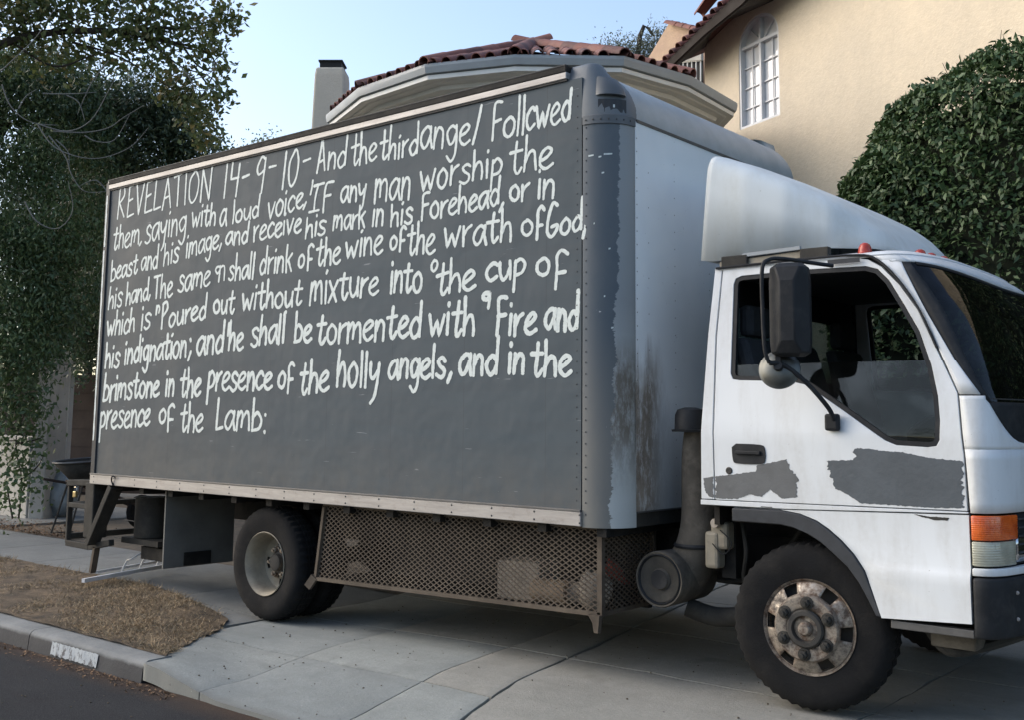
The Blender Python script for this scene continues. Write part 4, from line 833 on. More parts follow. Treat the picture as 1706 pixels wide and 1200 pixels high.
# ------------------------------------------------------------ wheels
def lug(r, y, k, j):
    if r > .372 and (k % 2 == 0): return r-.009, y
    return r, y
TP_ = [(.205, .024), (.224, .008), (.262, .0), (.30, -.004), (.334, -.002), (.358, .008), (.374, .020), (.384, .034), (.389, .055), (.389, .072), (.380, .074), (.380, .084), (.3905, .086), (.3905, .103), (.380, .105), (.380, .112), (.3905, .114), (.3905, .131), (.380, .133), (.380, .143), (.389, .145), (.389, .165), (.384, .182), (.372, .196), (.34, .212), (.28, .216), (.224, .206), (.205, .19)]
def wheel(mw, kind):
    n = 72; b = MB()
    if kind == 'front':
        prof = [(.205, .19), (.2, .15), (.206, .05), (.214, .012), (.221, .004), (.219, .016), (.210, .022), (.2085, .012), (.181, -.006), (.158, -.018), (.153, -.034), (.146, -.042), (.10, -.044), (.088, -.040)]
        hr = (7, 8); cen = [R(90+60*k) for k in range(6)]; hw_ = R(10.5)
        off = R(30)
    else:
        prof = [(.205, .19), (.198, .16), (.200, .05), (.208, .02), (.219, .004), (.215, .0), (.206, .012), (.196, .03), (.190, .07), (.188, .125), (.178, .148), (.160, .155), (.118, .156), (.095, .152), (.085, .14)]
        hr = (10, 11, 12); cen = [R(90+90*k) for k in range(4)]; hw_ = R(17); off = R(20)
    Lp = len(prof)
    for k in range(n):
        a = 2*math.pi*k/n
        for r, y in prof: b.v.append((r*math.cos(a), y, r*math.sin(a)))
    for k in range(n):
        a = 2*math.pi*(k+.5)/n; k2 = (k+1) % n
        inh = any(abs((a-c_-off+math.pi) % (2*math.pi)-math.pi) < hw_ for c_ in cen)
        for j in range(Lp-1):
            if inh and (j in hr if kind == 'front' else j in (11,)): continue
            b.f.append((k*Lp+j, k*Lp+j+1, k2*Lp+j+1, k2*Lp+j))
    w = b.build('wheel', M['rust_chrome'] if kind == 'front' else M['rim_cream'], TK, smooth=35, solid=.003, mw=mw)
    MB().lathe(TP_, 96, mod=lug).build('tyre', M['rubber'], w, smooth=28, mw=mw)
    if kind == 'front':
        MB().lathe([(.086, -.02), (.088, -.052), (.080, -.062), (.062, -.064), (.056, -.04), (.056, .1)], 40).build('hub', M['rim_dark'], w, mw=mw)
        MB().lathe([(.0, -.075), (.022, -.073), (.030, -.064), (.033, -.05), (.036, -.04), (.056, -.038)], 32).build('hub_cap', M['rust_chrome'], w, mw=mw)
        nr, ny, na = .118, -.043, R(90)
    else:
        MB().lathe([(.0, .085), (.045, .086), (.055, .092), (.060, .12), (.072, .125), (.078, .14), (.1, .15)], 32).build('hub', M['rim_dark'], w, mw=mw)  # dark hub colour stands in for the shade inside the deep rim
        nr, ny, na = .092, .148, R(75)
    for k in range(6):
        a = na+R(60*k); c_ = (nr*math.cos(a), ny, nr*math.sin(a)); q = MB()
        q.lathe([(.031, 0), (.030, -.006), (.022, -.008)], 20, c_); q.lathe([(.021, -.006), (.021, -.026), (.017, -.031), (0, -.031)], 6, c_); q.lathe([(.009, -.03), (.009, -.044), (0, -.045)], 8, c_)
        q.build('wheel_nut', M['rust_chrome'] if kind == 'rear' else M['dusty'], w, smooth=30, mw=mw)
    MB().lathe([(0, .06 if kind == 'front' else .175), (.2, .06 if kind == 'front' else .175)], 32).build('brake_drum', M['rim_dark'], w, mw=mw)
    return w
TF = Matrix.Translation
wheel(TF((6.147, .21, .397)) @ Matrix.Rotation(R(6), 4, 'Z') @ Matrix.Rotation(R(4), 4, 'Y'), 'front')
wheel(TF((6.147, 2.394-.21, .39)) @ Matrix.Rotation(R(186), 4, 'Z'), 'front')
wheel(TF((2.217, .065, .345)) @ Matrix.Rotation(R(13), 4, 'Y'), 'rear'); 
wheel(TF((2.217, .53, .345)) @ Matrix.Rotation(R(180), 4, 'Z'), 'rear')
wheel(TF((2.217, 2.33, .345)) @ Matrix.Rotation(R(180), 4, 'Z'), 'rear'); wheel(TF((2.217, 1.87, .345)), 'rear')
# ------------------------------------------------------------ expanded metal storage cage
cg = MB()
cg.beam((2.745, .085, .297), (5.05, .085, .34), .03, .022); cg.beam((2.82, .085, .77), (2.752, .085, .297), .03, .022)
cg.box((5.03, .07, .33), (5.06, .10, .79)); cg.beam((5.045, .085, .34), (5.045, .60, .345), .02, .022); cg.beam((5.045, .6, .33), (5.045, .6, .79), .025, .025)
cg.beam((2.81, .085, .782), (5.05, .085, .782), .02, .014)
cage = cg.build('storage_cage', M['mesh_metal'], TK, smooth=0)
MB().add([(2.75, .10, .292), (5.03, .10, .332), (5.03, .6, .332), (2.75, .6, .292)], [(0, 1, 2, 3)]).build('cage_floor', M['blackframe'], cage, smooth=0, solid=.006)
MB().add([(4.99, .07, .34), (5.065, .07, .34), (5.055, .07, .25), (5.03, .07, .25), (5.02, .07, .30)], [(0, 1, 2, 3, 4)]).build('corner_tab', M['mesh_metal'], cage, smooth=0, solid=.03)
MB().beam((2.75, .075, .31), (2.70, .06, .24), .03, .05).build('corner_tab', M['mesh_metal'], cage, smooth=0)
def expanded(n, m, f, ax):
    b = MB(); w = .0036; d = .0025
    for j in range(m):
        for s_ in (0, 1):
            pts = [f(i/n, (j+((i+s_) % 2)*.5+(.5 if s_ and 0 else 0))/m) for i in range(n+1)] if s_ == 0 else [f(i/n, (j+1-((i) % 2)*.5)/m) for i in range(n+1)]
            vs = []; o_ = .0015*s_
            for p_ in pts:
                if ax == 'y': vs += [(p_[0], p_[1]-d+o_, p_[2]-w), (p_[0], p_[1]-d+o_, p_[2]+w), (p_[0], p_[1]+d+o_, p_[2]+w*1.4), (p_[0], p_[1]+d+o_, p_[2]-w*.4)]
                else: vs += [(p_[0]-d+o_, p_[1], p_[2]-w), (p_[0]-d+o_, p_[1], p_[2]+w), (p_[0]+d+o_, p_[1], p_[2]+w*1.4), (p_[0]+d+o_, p_[1], p_[2]-w*.4)]
            b.add(vs, [(4*i+a, 4*i+(a+1) % 4, 4*i+4+(a+1) % 4, 4*i+4+a) for i in range(n) for a in range(4)])
    return b
expanded(92, 15, lambda u, v: ((2.755+.07*v)+(5.03-2.755-.07*v)*u, .088, (.30+.04*u)+(.775-.30-.04*u)*v), 'y').build('mesh_panel', M['mesh_metal'], cage, smooth=0)
expanded(20, 15, lambda u, v: (5.05, .10+.49*u, .345+.43*v), 'x').build('mesh_panel', M['mesh_metal'], cage, smooth=0)
# stowed items
tag(MB().box((4.22, .2, .325), (4.50, .45, .545), rz=.15).build('cardboard_box', M['cloth'], None, smooth=0, bevel=.01), 'dusty tan square carton inside the mesh cage, left of the rolls', 'box')
def roll(name, c, l, r, mat, label, rz=0):
    b = MB(); rows = []
    for i in range(9):
        x = -l/2+l*i/8; rows.append([(x, r*(1+.08*math.sin(k*2.3+i*1.7))*math.cos(2*math.pi*k/14), r*(1+.08*math.cos(k*1.9+i))*math.sin(2*math.pi*k/14)) for k in range(15)])
    b.grid(rows); n_ = 15; b.f.append(tuple(range(14))); b.f.append(tuple(8*15+k for k in range(14)))
    m = Matrix.Translation(c) @ Matrix.Rotation(rz, 4, 'Z'); b.v = [tuple(m @ Vector(v)) for v in b.v]
    return tag(b.build(name, mat, None, smooth=60), label, 'roll', 'cloth rolls in the cage')
roll('cloth_roll', (4.60, .24, .395), .22, .065, M['cardboard'], 'brown cloth roll lying beside the tan carton in the cage', .1)
roll('cloth_roll', (4.745, .30, .395), .14, .062, M['cloth'], 'short beige cloth roll between brown roll and pale sack in the cage', .1)
b = MB(); rows = []
for i in range(9):
    t_ = i/8; r_ = (.075*math.sin(math.pi*(t_*.9+.05))**.5+.02); rows.append([(4.91+r_*math.cos(2*math.pi*k/14)*(1+.1*math.sin(3*k+i)), .22+r_*math.sin(2*math.pi*k/14), .34+.2*t_+.01*math.sin(k*2+i)) for k in range(15)])
tag(b.grid(rows).build('sack', M['cloth'], None, smooth=60), 'pale lumpy sack standing in the front corner of the mesh cage', 'sack')
b = MB(); rows = []
for i in range(6): rows.append([(4.86+.12*math.cos(.5*k)*(.4+i*.12), .38+.02*i, .56+.07*math.sin(k*1.3+i)*.6-.02*i) for k in range(8)])
tag(b.grid(rows).build('red_cloth', M['redcloth'], None, smooth=60, solid=.006), 'faded red cloth draped behind the pale sack in the cage', 'cloth')
# ------------------------------------------------------------ air cleaner, duct, bottle
ac = MB().lathe([(0, .015), (.03, .0), (.05, -.006), (.058, .012), (.066, .02), (.085, .012), (.112, .006), (.118, .0), (.124, .008), (.128, -.006), (.140, -.012), (.145, 0), (.144, .05), (.14, .36), (.12, .38), (0, .38)], 48, (5.305, .25, .53)).build('air_cleaner', M['duct'], TK, smooth=35)
MB().lathe([(.119, -.002), (.126, -.0145), (.131, -.008)], 48, (5.305, .25, .53)).build('clamp_ring', M['black'], ac)
MB().lathe([(0, -.003), (.028, -.008), (.05, -.009)], 32, (5.305, .25, .53)).build('end_plate', M['black'], ac)
MB().lathe([(.056, .009), (.085, .002), (.117, -.003)], 32, (5.305, .25, .53)).build('end_rings', M['dusty'], ac)
dp = [(5.44, .40, 1.33), (5.43, .40, 1.2), (5.43, .41, 1.08), (5.44, .42, .95), (5.445, .43, .83), (5.43, .44, .72), (5.39, .45, .62), (5.33, .46, .55)]
dr = [.055, .062, .072, .086, .100, .112, .122, .13]
MB().tube(smoothpath(dp, 3), [dr[min(7, int(i/3))]+(dr[min(7, int(i/3)+1)]-dr[min(7, int(i/3))])*(i % 3)/3 for i in range(22)], 20).build('intake_duct', M['duct'], TK, smooth=70)
idt = bpy.data.objects['intake_duct']
MB().lathe([(.118, -.012), (.124, 0), (.118, .012)], 32, (5.42, .44, .70), axis='z').build('hose_clamp', M['black'], idt)
prof = [(.098, .0), (.102, .012), (.085, .014), (.082, .09), (.07, .118), (.03, .13), (0, .131)]
ih = MB().lathe(prof, 24, (5.435, .36, 1.30), axis='z').build('intake_hood', M['black'], TK, smooth=40)
MB().box((5.44, .36, 1.31), (5.60, .50, 1.42)).build('hood_snout', M['black'], ih, smooth=0, bevel=.02)
wb = MB().box((5.525, .33, .60), (5.605, .42, .79)); wb.box((5.555, .34, .70), (5.655, .43, .84))
bt = wb.build('coolant_bottle', M['rim_cream'], TK, smooth=0, bevel=.018)
MB().lathe([(0, -.03), (.022, -.03), (.024, -.026), (.024, .0)], 16, (5.60, .335, .835)).build('bottle_cap', M['cloth'], bt)
MB().tube(smoothpath([(5.60, .36, .93), (5.59, .35, .88), (5.595, .35, .85)]), .006, 6).build('hose', M['black'], bt)
MB().tube(smoothpath([(5.62, .33, .8), (5.68, .34, .74), (5.64, .33, .68), (5.58, .32, .73)]), .003, 5).build('cable', M['black'], bt)
MB().tube(smoothpath([(5.35, .45, .37), (5.5, .5, .33), (5.75, .5, .36), (5.95, .55, .33)]), [.05]*16, 12).build('exhaust_pipe', M['dusty'], TK)
b = MB().beam((5.62, .30, .88), (5.62, .62, .88), .03, .10); b.box((5.58, .42, .55), (5.66, .50, .9)); b.build('cab_bracket', M['blackframe'], TK, smooth=0)
for k, q in enumerate((((5.2, .7, .60), (5.45, .62, .50), (5.7, .66, .56), (5.9, .7, .8)), ((5.65, .5, .86), (5.72, .42, .7), (5.68, .5, .5), (5.9, .6, .42)), ((3.1, .6, .30), (3.6, .62, .24), (4.2, .62, .25), (4.9, .62, .3)), ((6.62, .42, .44), (6.72, .40, .34), (6.85, .48, .36), (7.0, .6, .42)), ((6.58, .6, .40), (6.75, .62, .33), (6.95, .66, .40)))):
    MB().tube(smoothpath(q), .012 if k < 3 else .022, 7).build('hose', M['dusty'], TK)
MB().box((6.66, .36, .36), (6.86, .50, .44)).build('step_bracket', M['duct'], TK, smooth=0, bevel=.01)
# ------------------------------------------------------------ rear end: flap, tank, lift step
MB().box((.95, .08, .19), (.965, .72, .80)).build('mud_flap', M['flap'], TK, smooth=0)
tk = MB().lathe([(0, -.14), (.12, -.14), (.14, -.12), (.14, .2), (0, .2)], 28, (.34, .36, .49), axis='z').build('reservoir', M['dusty'], TK, smooth=35)
MB().box((.12, .22, .315), (.66, .54, .36)).build('reservoir_bracket', M['dusty'], tk, smooth=0)
MB().box((.36, .26, .20), (.98, .50, .30)).build('hitch_beam', M['blackframe'], TK, smooth=0)
lg = MB(); lg.box((-.14, .02, .35), (.0, .16, .80)); 
lgo = lg.build('liftgate_leg', M['dusty'], TK, smooth=0, bevel=.01)
MB().beam((.30, .04, .79), (-.02, .04, .31), .11, .055, (1, 0, 0)).build('liftgate_arm', M['dusty'], TK, smooth=0, bevel=.006)
st = MB(); q = [(-0.484, 0.08, 0.807), (-0.483, 0.08, 0.276), (-0.109, 0.08, 0.271), (0.213, 0.08, 0.331), (-0.264, 0.08, 0.801)]
st.beam(q[0], q[1], .045, .03); st.beam(q[1], q[2], .05, .05); st.beam(q[2], q[3], .05, .05); st.beam((-.42, .08, .60), (-.12, .08, .60), .1, .04); st.beam((-.49, .08, .78), (0, .08, .80), .08, .05)
st.beam((q[0][0], 1.2, q[0][2]), (q[1][0], 1.2, q[1][2]), .045, .03); st.beam((-.49, .08, .33), (-.49, 1.2, .33), .05, .05); st.beam((-.45, .08, .60), (-.45, 1.2, .60), .1, .04); st.beam((-.49, .08, .78), (-.49, 1.2, .78), .05, .05)
stp = st.build('liftgate_step', M['dusty'], TK, smooth=0, bevel=.006)
pk = MB().box((-.40, .05, .66), (-.35, .075, .715)).build('padlock', M['brass'], stp, smooth=0, bevel=.008)
MB().tube(smoothpath([(-.393, .062, .71), (-.39, .062, .745), (-.36, .062, .745), (-.357, .062, .71)]), .004, 6).build('shackle', M['chrome'], stp)
MB().tube(smoothpath([(.36, -.02, .80), (.35, -.03, .84), (.38, -.04, .875), (.41, -.03, .86)]), .006, 6).build('tie_hook', M['black'], TK)
MB().beam((-0.014, 0.08, 0.279), (-0.058, 0.08, 0.067), .05, .03).build('prop_leg', M['mesh_metal'], TK, smooth=0)
b = MB(); q = [(0.324, -0.21, 0.1), (-0.008, 0.82, 0.1), (-0.037, 0.104, 0.1), (-0.331, 1.03, 0.1)]
rk = thing('wire_rack', (q[0][0], q[0][1], 0), 'white metal wire rack lying flat on the sidewalk under the truck\'s tail', 'rack')
b.beam(Vector(q[0])-Vector((0, 0, .03)), Vector(q[1])-Vector((0, 0, .03)), .03, .03); b.beam(Vector(q[2])+Vector((0, 0, -.03)), Vector(q[3])+Vector((0, 0, -.03)), .02, .02); b.build('rail', M['white_wire'], rk, smooth=0)
a_, c_ = Vector(q[0]), Vector(q[1])
for k in range(3): 
    p_ = a_.lerp(c_, .35+.2*k)+Vector((-.15, .12, -.05)); MB().tube(smoothpath([p_, p_+Vector((.03, .03, .10)), p_+Vector((.12, .02, .13)), p_+Vector((.2, .1, .2))]), .008, 6).build('hook', M['white_wire'], rk)
for k in range(3):
    z = .18+k*.16; MB().tube([(-1.4, 1.05+.1*k, z), (.1, .75+.1*k, z+.02)], .005, 6).build('crossbar', M['black'], rk)

# ------------------------------------------------------------ cab
def ysd(z): return .18+.14*max(0., z-1.3)
YC = WD/2
XS = [(.45, 6.905), (.98, 6.908), (1.22, 6.897), (1.49, 6.872), (1.70, 6.780), (1.88, 6.700), (2.0, 6.615), (2.11, 6.52), (2.17, 6.44)]
XF = [(.45, 7.07), (1.0, 7.08), (1.25, 7.09), (1.47, 7.09), (1.70, 7.02), (1.88, 6.95), (2.0, 6.88), (2.11, 6.79), (2.17, 6.70)]
def ip(T, z):
    if z <= T[0][0]: return T[0][1]
    for (a, b_), (c, d) in zip(T, T[1:]):
        if z <= c: return b_+(d-b_)*(z-a)/(c-a)
    return T[-1][1]
def FP(Yn, z, off=0.):
    """point on the front of the cab; Yn = 1 at the right door edge, -1 at the left"""
    yw = YC-ysd(z); X = (1-min(1, abs(Yn))**3.0)**(1/3.0); xs = ip(XS, z)+.004
    x = xs+(ip(XF, z)-xs)*X; y = YC-Yn*yw
    if off:
        e = 1e-3; Y2 = max(-1, min(1, Yn-.01)); X2 = (1-abs(Y2)**3.0)**(1/3.0); x2 = xs+(ip(XF, z)-xs)*X2; y2 = YC-Y2*yw
        if Yn-.01 > -1: n_ = Vector((y2-y, -(x2-x), 0))
        else: n_ = Vector((0, 1, 0))
        n_.normalize(); x += n_.x*off; y += n_.y*off
    return (x, y, z)
def YS(a, b_, n):   # denser towards the corners
    return [math.sin(math.asin(a)+(math.asin(b_)-math.asin(a))*k/n) for k in range(n+1)]
def fpatch(name, mat, parent, z0, z1, Y0=1, Y1=-1, off=0., nz=6, ny=40, solid=.012, zf0=None, zf1=None, Yf=None, **k):
    rows = []
    for i in range(nz+1):
        t_ = i/nz; r = []
        for s_ in range(ny+1):
            u = s_/ny; zA = z0; zB = z1
            Yl, Yr = (Yf(z0+(z1-z0)*t_) if Yf else (Y0, Y1))
            Yn = math.sin(math.asin(Yl)+(math.asin(Yr)-math.asin(Yl))*u)
            if zf0: zA = zf0(Yn)
            if zf1: zB = zf1(Yn)
            r.append(FP(Yn, zA+(zB-zA)*t_, off))
        rows.append(r if Yl > Yr else r[::-1])
    return MB().grid(rows).build(name, mat, parent, smooth=50, solid=solid, norm=False, **k)
def sidepiece(name, mat, parent, poly, holes=(), off=0., th=.02, mirror=False, bevel=.0, extra=None):
    tri = tessellate_polygon([[Vector((x, z, 0)) for x, z in poly]]+[[Vector((x, z, 0)) for x, z in h] for h in holes])
    q = list(poly)+[p_ for h in holes for p_ in h]
    bm = bmesh.new(); vs = [bm.verts.new((x, 0, z)) for x, z in q]
    for t_ in tri:
        try: bm.faces.new([vs[i] for i in t_])
        except ValueError: pass
    for zc in (.66, .695, .715, .74, 1.25, 1.3, 1.5, 1.75, 2.0):
        bmesh.ops.bisect_plane(bm, geom=bm.verts[:]+bm.edges[:]+bm.faces[:], plane_co=(0, 0, zc), plane_no=(0, 0, 1))
    for v in bm.verts:
        z = v.co.z; y = ysd(z)-off
        if extra: y += extra(v.co.x, z)
        v.co.y = y
    ex = bmesh.ops.extrude_face_region(bm, geom=bm.faces[:])
    for g in ex['geom']:
        if isinstance(g, bmesh.types.BMVert): g.co.y += th
    bmesh.ops.recalc_face_normals(bm, faces=bm.faces)
    if mirror:
        for v in bm.verts: v.co.y = WD-v.co.y
        bmesh.ops.reverse_faces(bm, faces=bm.faces)
    me = bpy.data.meshes.new(name); bm.to_mesh(me); bm.free(); me.materials.append(mat); me.shade_smooth(); me.set_sharp_from_angle(angle=R(25))
    o = bpy.data.objects.new(name, me)
    if bevel: md = o.modifiers.new('bevel', 'BEVEL'); md.width = bevel; md.segments = 2; md.limit_method = 'ANGLE'; md.angle_limit = R(50)
    return link(o, parent)
def sm2(pts, k=4): return [(v.x, v.z) for v in smoothpath([(a, 0, b_) for a, b_ in pts], k)]
door_poly = [(5.675, 2.152), (5.660, 1.80), (5.672, 1.37), (5.679, .966), (6.900, .983), (6.893, 1.22), (6.868, 1.493), (6.774, 1.70), (6.694, 1.875), (6.607, 2.0), (6.515, 2.10), (6.45, 2.140), (6.39, 2.152)]
wtop = [(5.742, 2.07), (5.752, 2.10), (5.785, 2.112), (6.13, 2.116), (6.44, 2.108), (6.50, 2.088), (6.555, 2.03), (6.63, 1.905), (6.70, 1.78), (6.755, 1.62), (6.785, 1.48), (6.795, 1.37), (6.793, 1.285), (6.778, 1.258), (6.74, 1.252), (6.60, 1.258), (6.55, 1.278), (6.49, 1.318), (6.34, 1.42), (6.19, 1.518), (6.15, 1.54), (6.08, 1.556), (5.80, 1.566), (5.765, 1.572), (5.752, 1.60)]
def shrink(P, d):
    out = []; n = len(P); ar = sum(P[i][0]*P[(i+1) % n][1]-P[(i+1) % n][0]*P[i][1] for i in range(n)); sg = 1 if ar > 0 else -1
    for i in range(n):
        a, b_, c = Vector(P[i-1]), Vector(P[i]), Vector(P[(i+1) % n]); t1, t2 = (b_-a).normalized(), (c-b_).normalized(); nn = Vector((-(t1.y+t2.y), t1.x+t2.x))
        nn = nn.normalized()*sg; s_ = 1/max(.5, nn.dot(Vector((-t1.y, t1.x))*sg)); out.append((b_.x+nn.x*d*s_, b_.y+nn.y*d*s_))
    return out
CABW = M['cab_white']
for mir in (False, True):
    dr_ = sidepiece('door', CABW, TK, door_poly, [wtop], mirror=mir, th=.035, bevel=.003)
    inner = shrink(wtop, .022)
    sidepiece('window_seal', M['black'], dr_, wtop, [inner], off=-.004, th=.02, mirror=mir)
    # window glass wound part way down
    gl = []
    for (a, b_), (c, d) in zip(inner, inner[1:]+inner[:1]):
        zc = 1.645-.035*((a-5.75)/1.0)*0
        ins1, ins2 = b_ <= zc, d <= zc
        if ins1: gl.append((a, b_))
        if ins1 != ins2: t_ = (zc-b_)/(d-b_); gl.append((a+(c-a)*t_, zc))
    sidepiece('window_glass', M['glass'], dr_, gl, off=-.018, th=.004, mirror=mir)
    rp = sidepiece('rear_pillar', CABW, TK, [(5.628, 2.158), (5.608, 1.80), (5.600, 1.37), (5.598, .966), (5.672, .966), (5.665, 1.37), (5.653, 1.80), (5.669, 2.158)], mirror=mir, th=.03, bevel=.003)
    sidepiece('side_sill', CABW, TK, [(5.596, .938), (6.06, .942), (6.903, .972), (6.903, .979), (5.675, .962), (5.596, .962)], mirror=mir, off=.004, th=.03, bevel=.002)
    low = [(5.776, .933), (6.032, .937), (6.13, .925), (6.214, .898), (6.275, .862), (6.335, .815), (6.39, .76), (6.44, .69), (6.475, .60), (6.515, .49), (6.904, .511), (6.904, .966), (6.06, .938)]
    fp = sidepiece('fender_panel', CABW, TK, low, mirror=mir, th=.025, bevel=.002, extra=lambda x, z: (-.016*(1-sst((z-.70)/.035)) if z < .74 else 0)*sst((x-6.42)/.1))
    ao = [(5.776, .930), (6.032, .934), (6.13, .922), (6.212, .895), (6.273, .859), (6.333, .812), (6.388, .757), (6.438, .687), (6.473, .597), (6.512, .492)]
    ai = [(6.488, .495), (6.452, .565), (6.412, .635), (6.36, .70), (6.30, .75), (6.235, .80), (6.168, .835), (6.10, .858), (6.031, .868), (5.776, .868)]
    sidepiece('wheel_arch_trim', M['trim'], TK, ao+ai, mirror=mir, off=.012, th=.06, bevel=.004)
    ymid = (lambda y: WD-y) if mir else (lambda y: y)
    b = MB(); rows = []
    for (x, z) in ai[::-1]: rows.append([(x, ymid(.20), z), (x, ymid(.62), z)])
    b.grid(rows).build('wheel_housing', M['blackframe'], TK, smooth=60, solid=.006)
    MB().box((6.548, min(ymid(.185), ymid(.24)), .448), (6.906, max(ymid(.185), ymid(.24)), .482)).build('step_trim', M['alu_dark'], TK, smooth=0, bevel=.004)
    h = MB().prism(sm2([(5.80, 1.248), (5.93, 1.245), (5.955, 1.225), (5.957, 1.175), (5.935, 1.152), (5.81, 1.150), (5.782, 1.165), (5.776, 1.23)], 3), 'y', ymid(.175), ymid(.19)).build('door_handle', M['black'], dr_, smooth=30, bevel=.004)
    MB().box((5.80, min(ymid(.160), ymid(.176)), 1.196), (5.935, max(ymid(.160), ymid(.176)), 1.214)).build('handle_grip', M['black'], dr_, smooth=0, bevel=.004)
    MB().lathe([(0, -.004), (.006, -.004), (.013, -.006), (.018, -.003), (.018, .004)], 20, (5.758, ymid(.18), 1.113)).build('key_lock', M['rim_dark'], dr_, smooth=30)
    if not mir: DOOR = dr_; FEND = fp; RPIL = rp
# brushed-out grey paint on the door
def ragged(pts, amp, seed, step=.0065, fine=1.):
    out = []; n = len(pts)
    for i in range(n):
        a, b_ = Vector(pts[i]), Vector(pts[(i+1) % n]); l_ = (b_-a).length; m = max(1, int(l_/step)); nn = Vector((-(b_-a).y, (b_-a).x)).normalized(); horiz = abs((b_-a).x) > abs((b_-a).y)
        for j in range(m):
            am = amp*(.35 if horiz else 1.5); random.seed(seed*97+i*31+j); q = a.lerp(b_, j/m)+nn*am*(noise1((i*3.1+j*.55), seed)+.6*random.uniform(-1, 1)); out.append((q.x, q.y))
    return out
p1a = [(5.682, 1.082), (5.80, 1.098), (5.905, 1.115), (5.912, 1.145), (5.98, 1.158), (6.069, 1.180), (6.09, 1.13), (6.125, 1.085), (6.112, 1.0), (6.04, .99), (5.98, 1.03), (5.93, .992), (5.87, 1.002), (5.80, .975), (5.682, .972)]
p2a = [(6.408, 1.240), (6.485, 1.238), (6.52, 1.232), (6.628, 1.227), (6.75, 1.205), (6.888, 1.196), (6.886, 1.1), (6.884, .995), (6.75, .988), (6.60, .990), (6.43, .990), (6.36, 1.03), (6.31, 1.05), (6.285, 1.12), (6.268, 1.178), (6.40, 1.185)]
sidepiece('paint_patch', M['slate_patch2'], DOOR, ragged(p1a, .006, 3), off=.0015, th=.001)
sidepiece('paint_patch', M['slate_patch'], DOOR, ragged(p2a, .006, 5), off=.0015, th=.001)
sidepiece('paint_patch', M['slate_patch2'], RPIL, ragged([(5.612, 1.07), (5.668, 1.08), (5.668, .975), (5.64, .98), (5.62, 1.01)], .003, 8), off=.0015, th=.001)
sidepiece('scrape', M['dusty'], FEND, ragged([(6.67, .956), (6.74, .950), (6.82, .950), (6.815, .938), (6.76, .936), (6.70, .947)], .003, 11), off=.0015, th=.001)
sidepiece('scrape', M['dusty'], FEND, ragged([(5.93, .9475), (5.99, .9475), (5.99, .944), (5.93, .944)], .001, 12), off=.0052, th=.001)
# front shell
ws_side = [(1.45, 6.985), (1.64, 6.858), (1.88, 6.724), (2.13, 6.60)]
def Ybyx(z, x):
    xs, xf = ip(XS, z)+.004, ip(XF, z); X = max(0, min(1, (x-xs)/(xf-xs))); return (1-X**3.0)**(1/3.0)
def wsY(z): return Ybyx(z, ip(ws_side, z))
wtopf = lambda Yn: 2.062+.060*min(1, abs(Yn)/.95)**2
wbotf = lambda Yn: 1.452
for sg in (1, -1):
    fpatch('a_pillar', CABW, TK, 1.487, 2.13, Yf=lambda z, s=sg: (s*1., s*wsY(z)), ny=6, nz=12)
fpatch('roof_header', CABW, TK, 2.06, 2.162, .96, -.96, zf0=wtopf, nz=4, ny=44)
for sg in (1, -1): fpatch('pillar_top', CABW, TK, 2.12, 2.162, sg*1., sg*.955, nz=2, ny=4)
wsc = fpatch('windscreen', M['ws_glass'], TK, 1.455, 2.10, Yf=lambda z: (wsY(z)-.012, -(wsY(z)-.012)), off=-.010, zf1=lambda Yn: wtopf(Yn)-.004, nz=10, ny=40, solid=0)
rows = []
for sg in (1, -1): fpatch('windscreen_seal', M['black'], wsc, 1.45, 2.115, Yf=lambda z, s=sg: (s*(wsY(z)+.0), s*(wsY(z)-.022)), off=-.004, nz=12, ny=3, solid=.01)
fpatch('windscreen_seal', M['black'], wsc, 2.04, 2.06, .94, -.94, off=-.004, zf0=lambda Y: wtopf(Y)-.016, zf1=lambda Y: wtopf(Y)+.002, nz=1, ny=40, solid=.01)
CW = [(1.24, 7.078), (1.262, 7.066), (1.30, 7.045), (1.36, 7.022), (1.42, 7.000), (1.45, 6.988)]
def cwY(z):
    return Ybyx(z, ip(CW, z))*(1-.25*(1-sst((z-1.247)/.03)))
fpatch('cowl_panel', M['black'], TK, 1.247, 1.452, Yf=lambda z: (cwY(z), -cwY(z)), off=-.004, nz=12, ny=36, solid=.02)
fpatch('wiper_cowl', M['dusty'], TK, 1.44, 1.47, .93, -.93, off=-.012, nz=2, ny=36, solid=.02)
for sg in (1, -1): fpatch('front_quarter', CABW, TK, 1.247, 1.480, Yf=lambda z, s=sg: (s*1., s*(cwY(z) if z < 1.45 else wsY(1.46))), ny=8, nz=14)
fpatch('front_panel', CABW, TK, .975, 1.247, 1, -1, nz=6, ny=44)
fpatch('corner_light', M['amber'], TK, .860, .966, 1, .80, off=.006, nz=2, ny=10, solid=.02, bevel=.006)
fpatch('corner_light', M['clear_lens'], TK, .752, .856, 1, .815, off=.004, nz=2, ny=10, solid=.02, bevel=.006)
fpatch('corner_light', M['amber'], TK, .860, .966, -1, -.80, off=.006, nz=2, ny=10, solid=.02, bevel=.006)
fpatch('grille', M['black'], TK, .752, .968, .79, -.79, off=-.012, nz=2, ny=30, solid=.02)
b = MB()
for k in range(5): 
    for s_ in range(24): a0, a1 = FP(.785-1.57*s_/24, .80+.036*k, -.004), FP(.785-1.57*(s_+1)/24, .80+.036*k, -.004); b.beam(a0, a1, .012, .008)
b.build('grille_bars', M['trim'], TK, smooth=0)
for sg in (1, -1): fpatch('headlight', M['chrome'], TK, .762, .87, sg*.80, sg*.56, off=-.004, nz=3, ny=8, solid=.02)
fpatch('bumper_trim', CABW, TK, .712, .744, 1, -1, off=.012, nz=2, ny=40, solid=.03, bevel=.004)
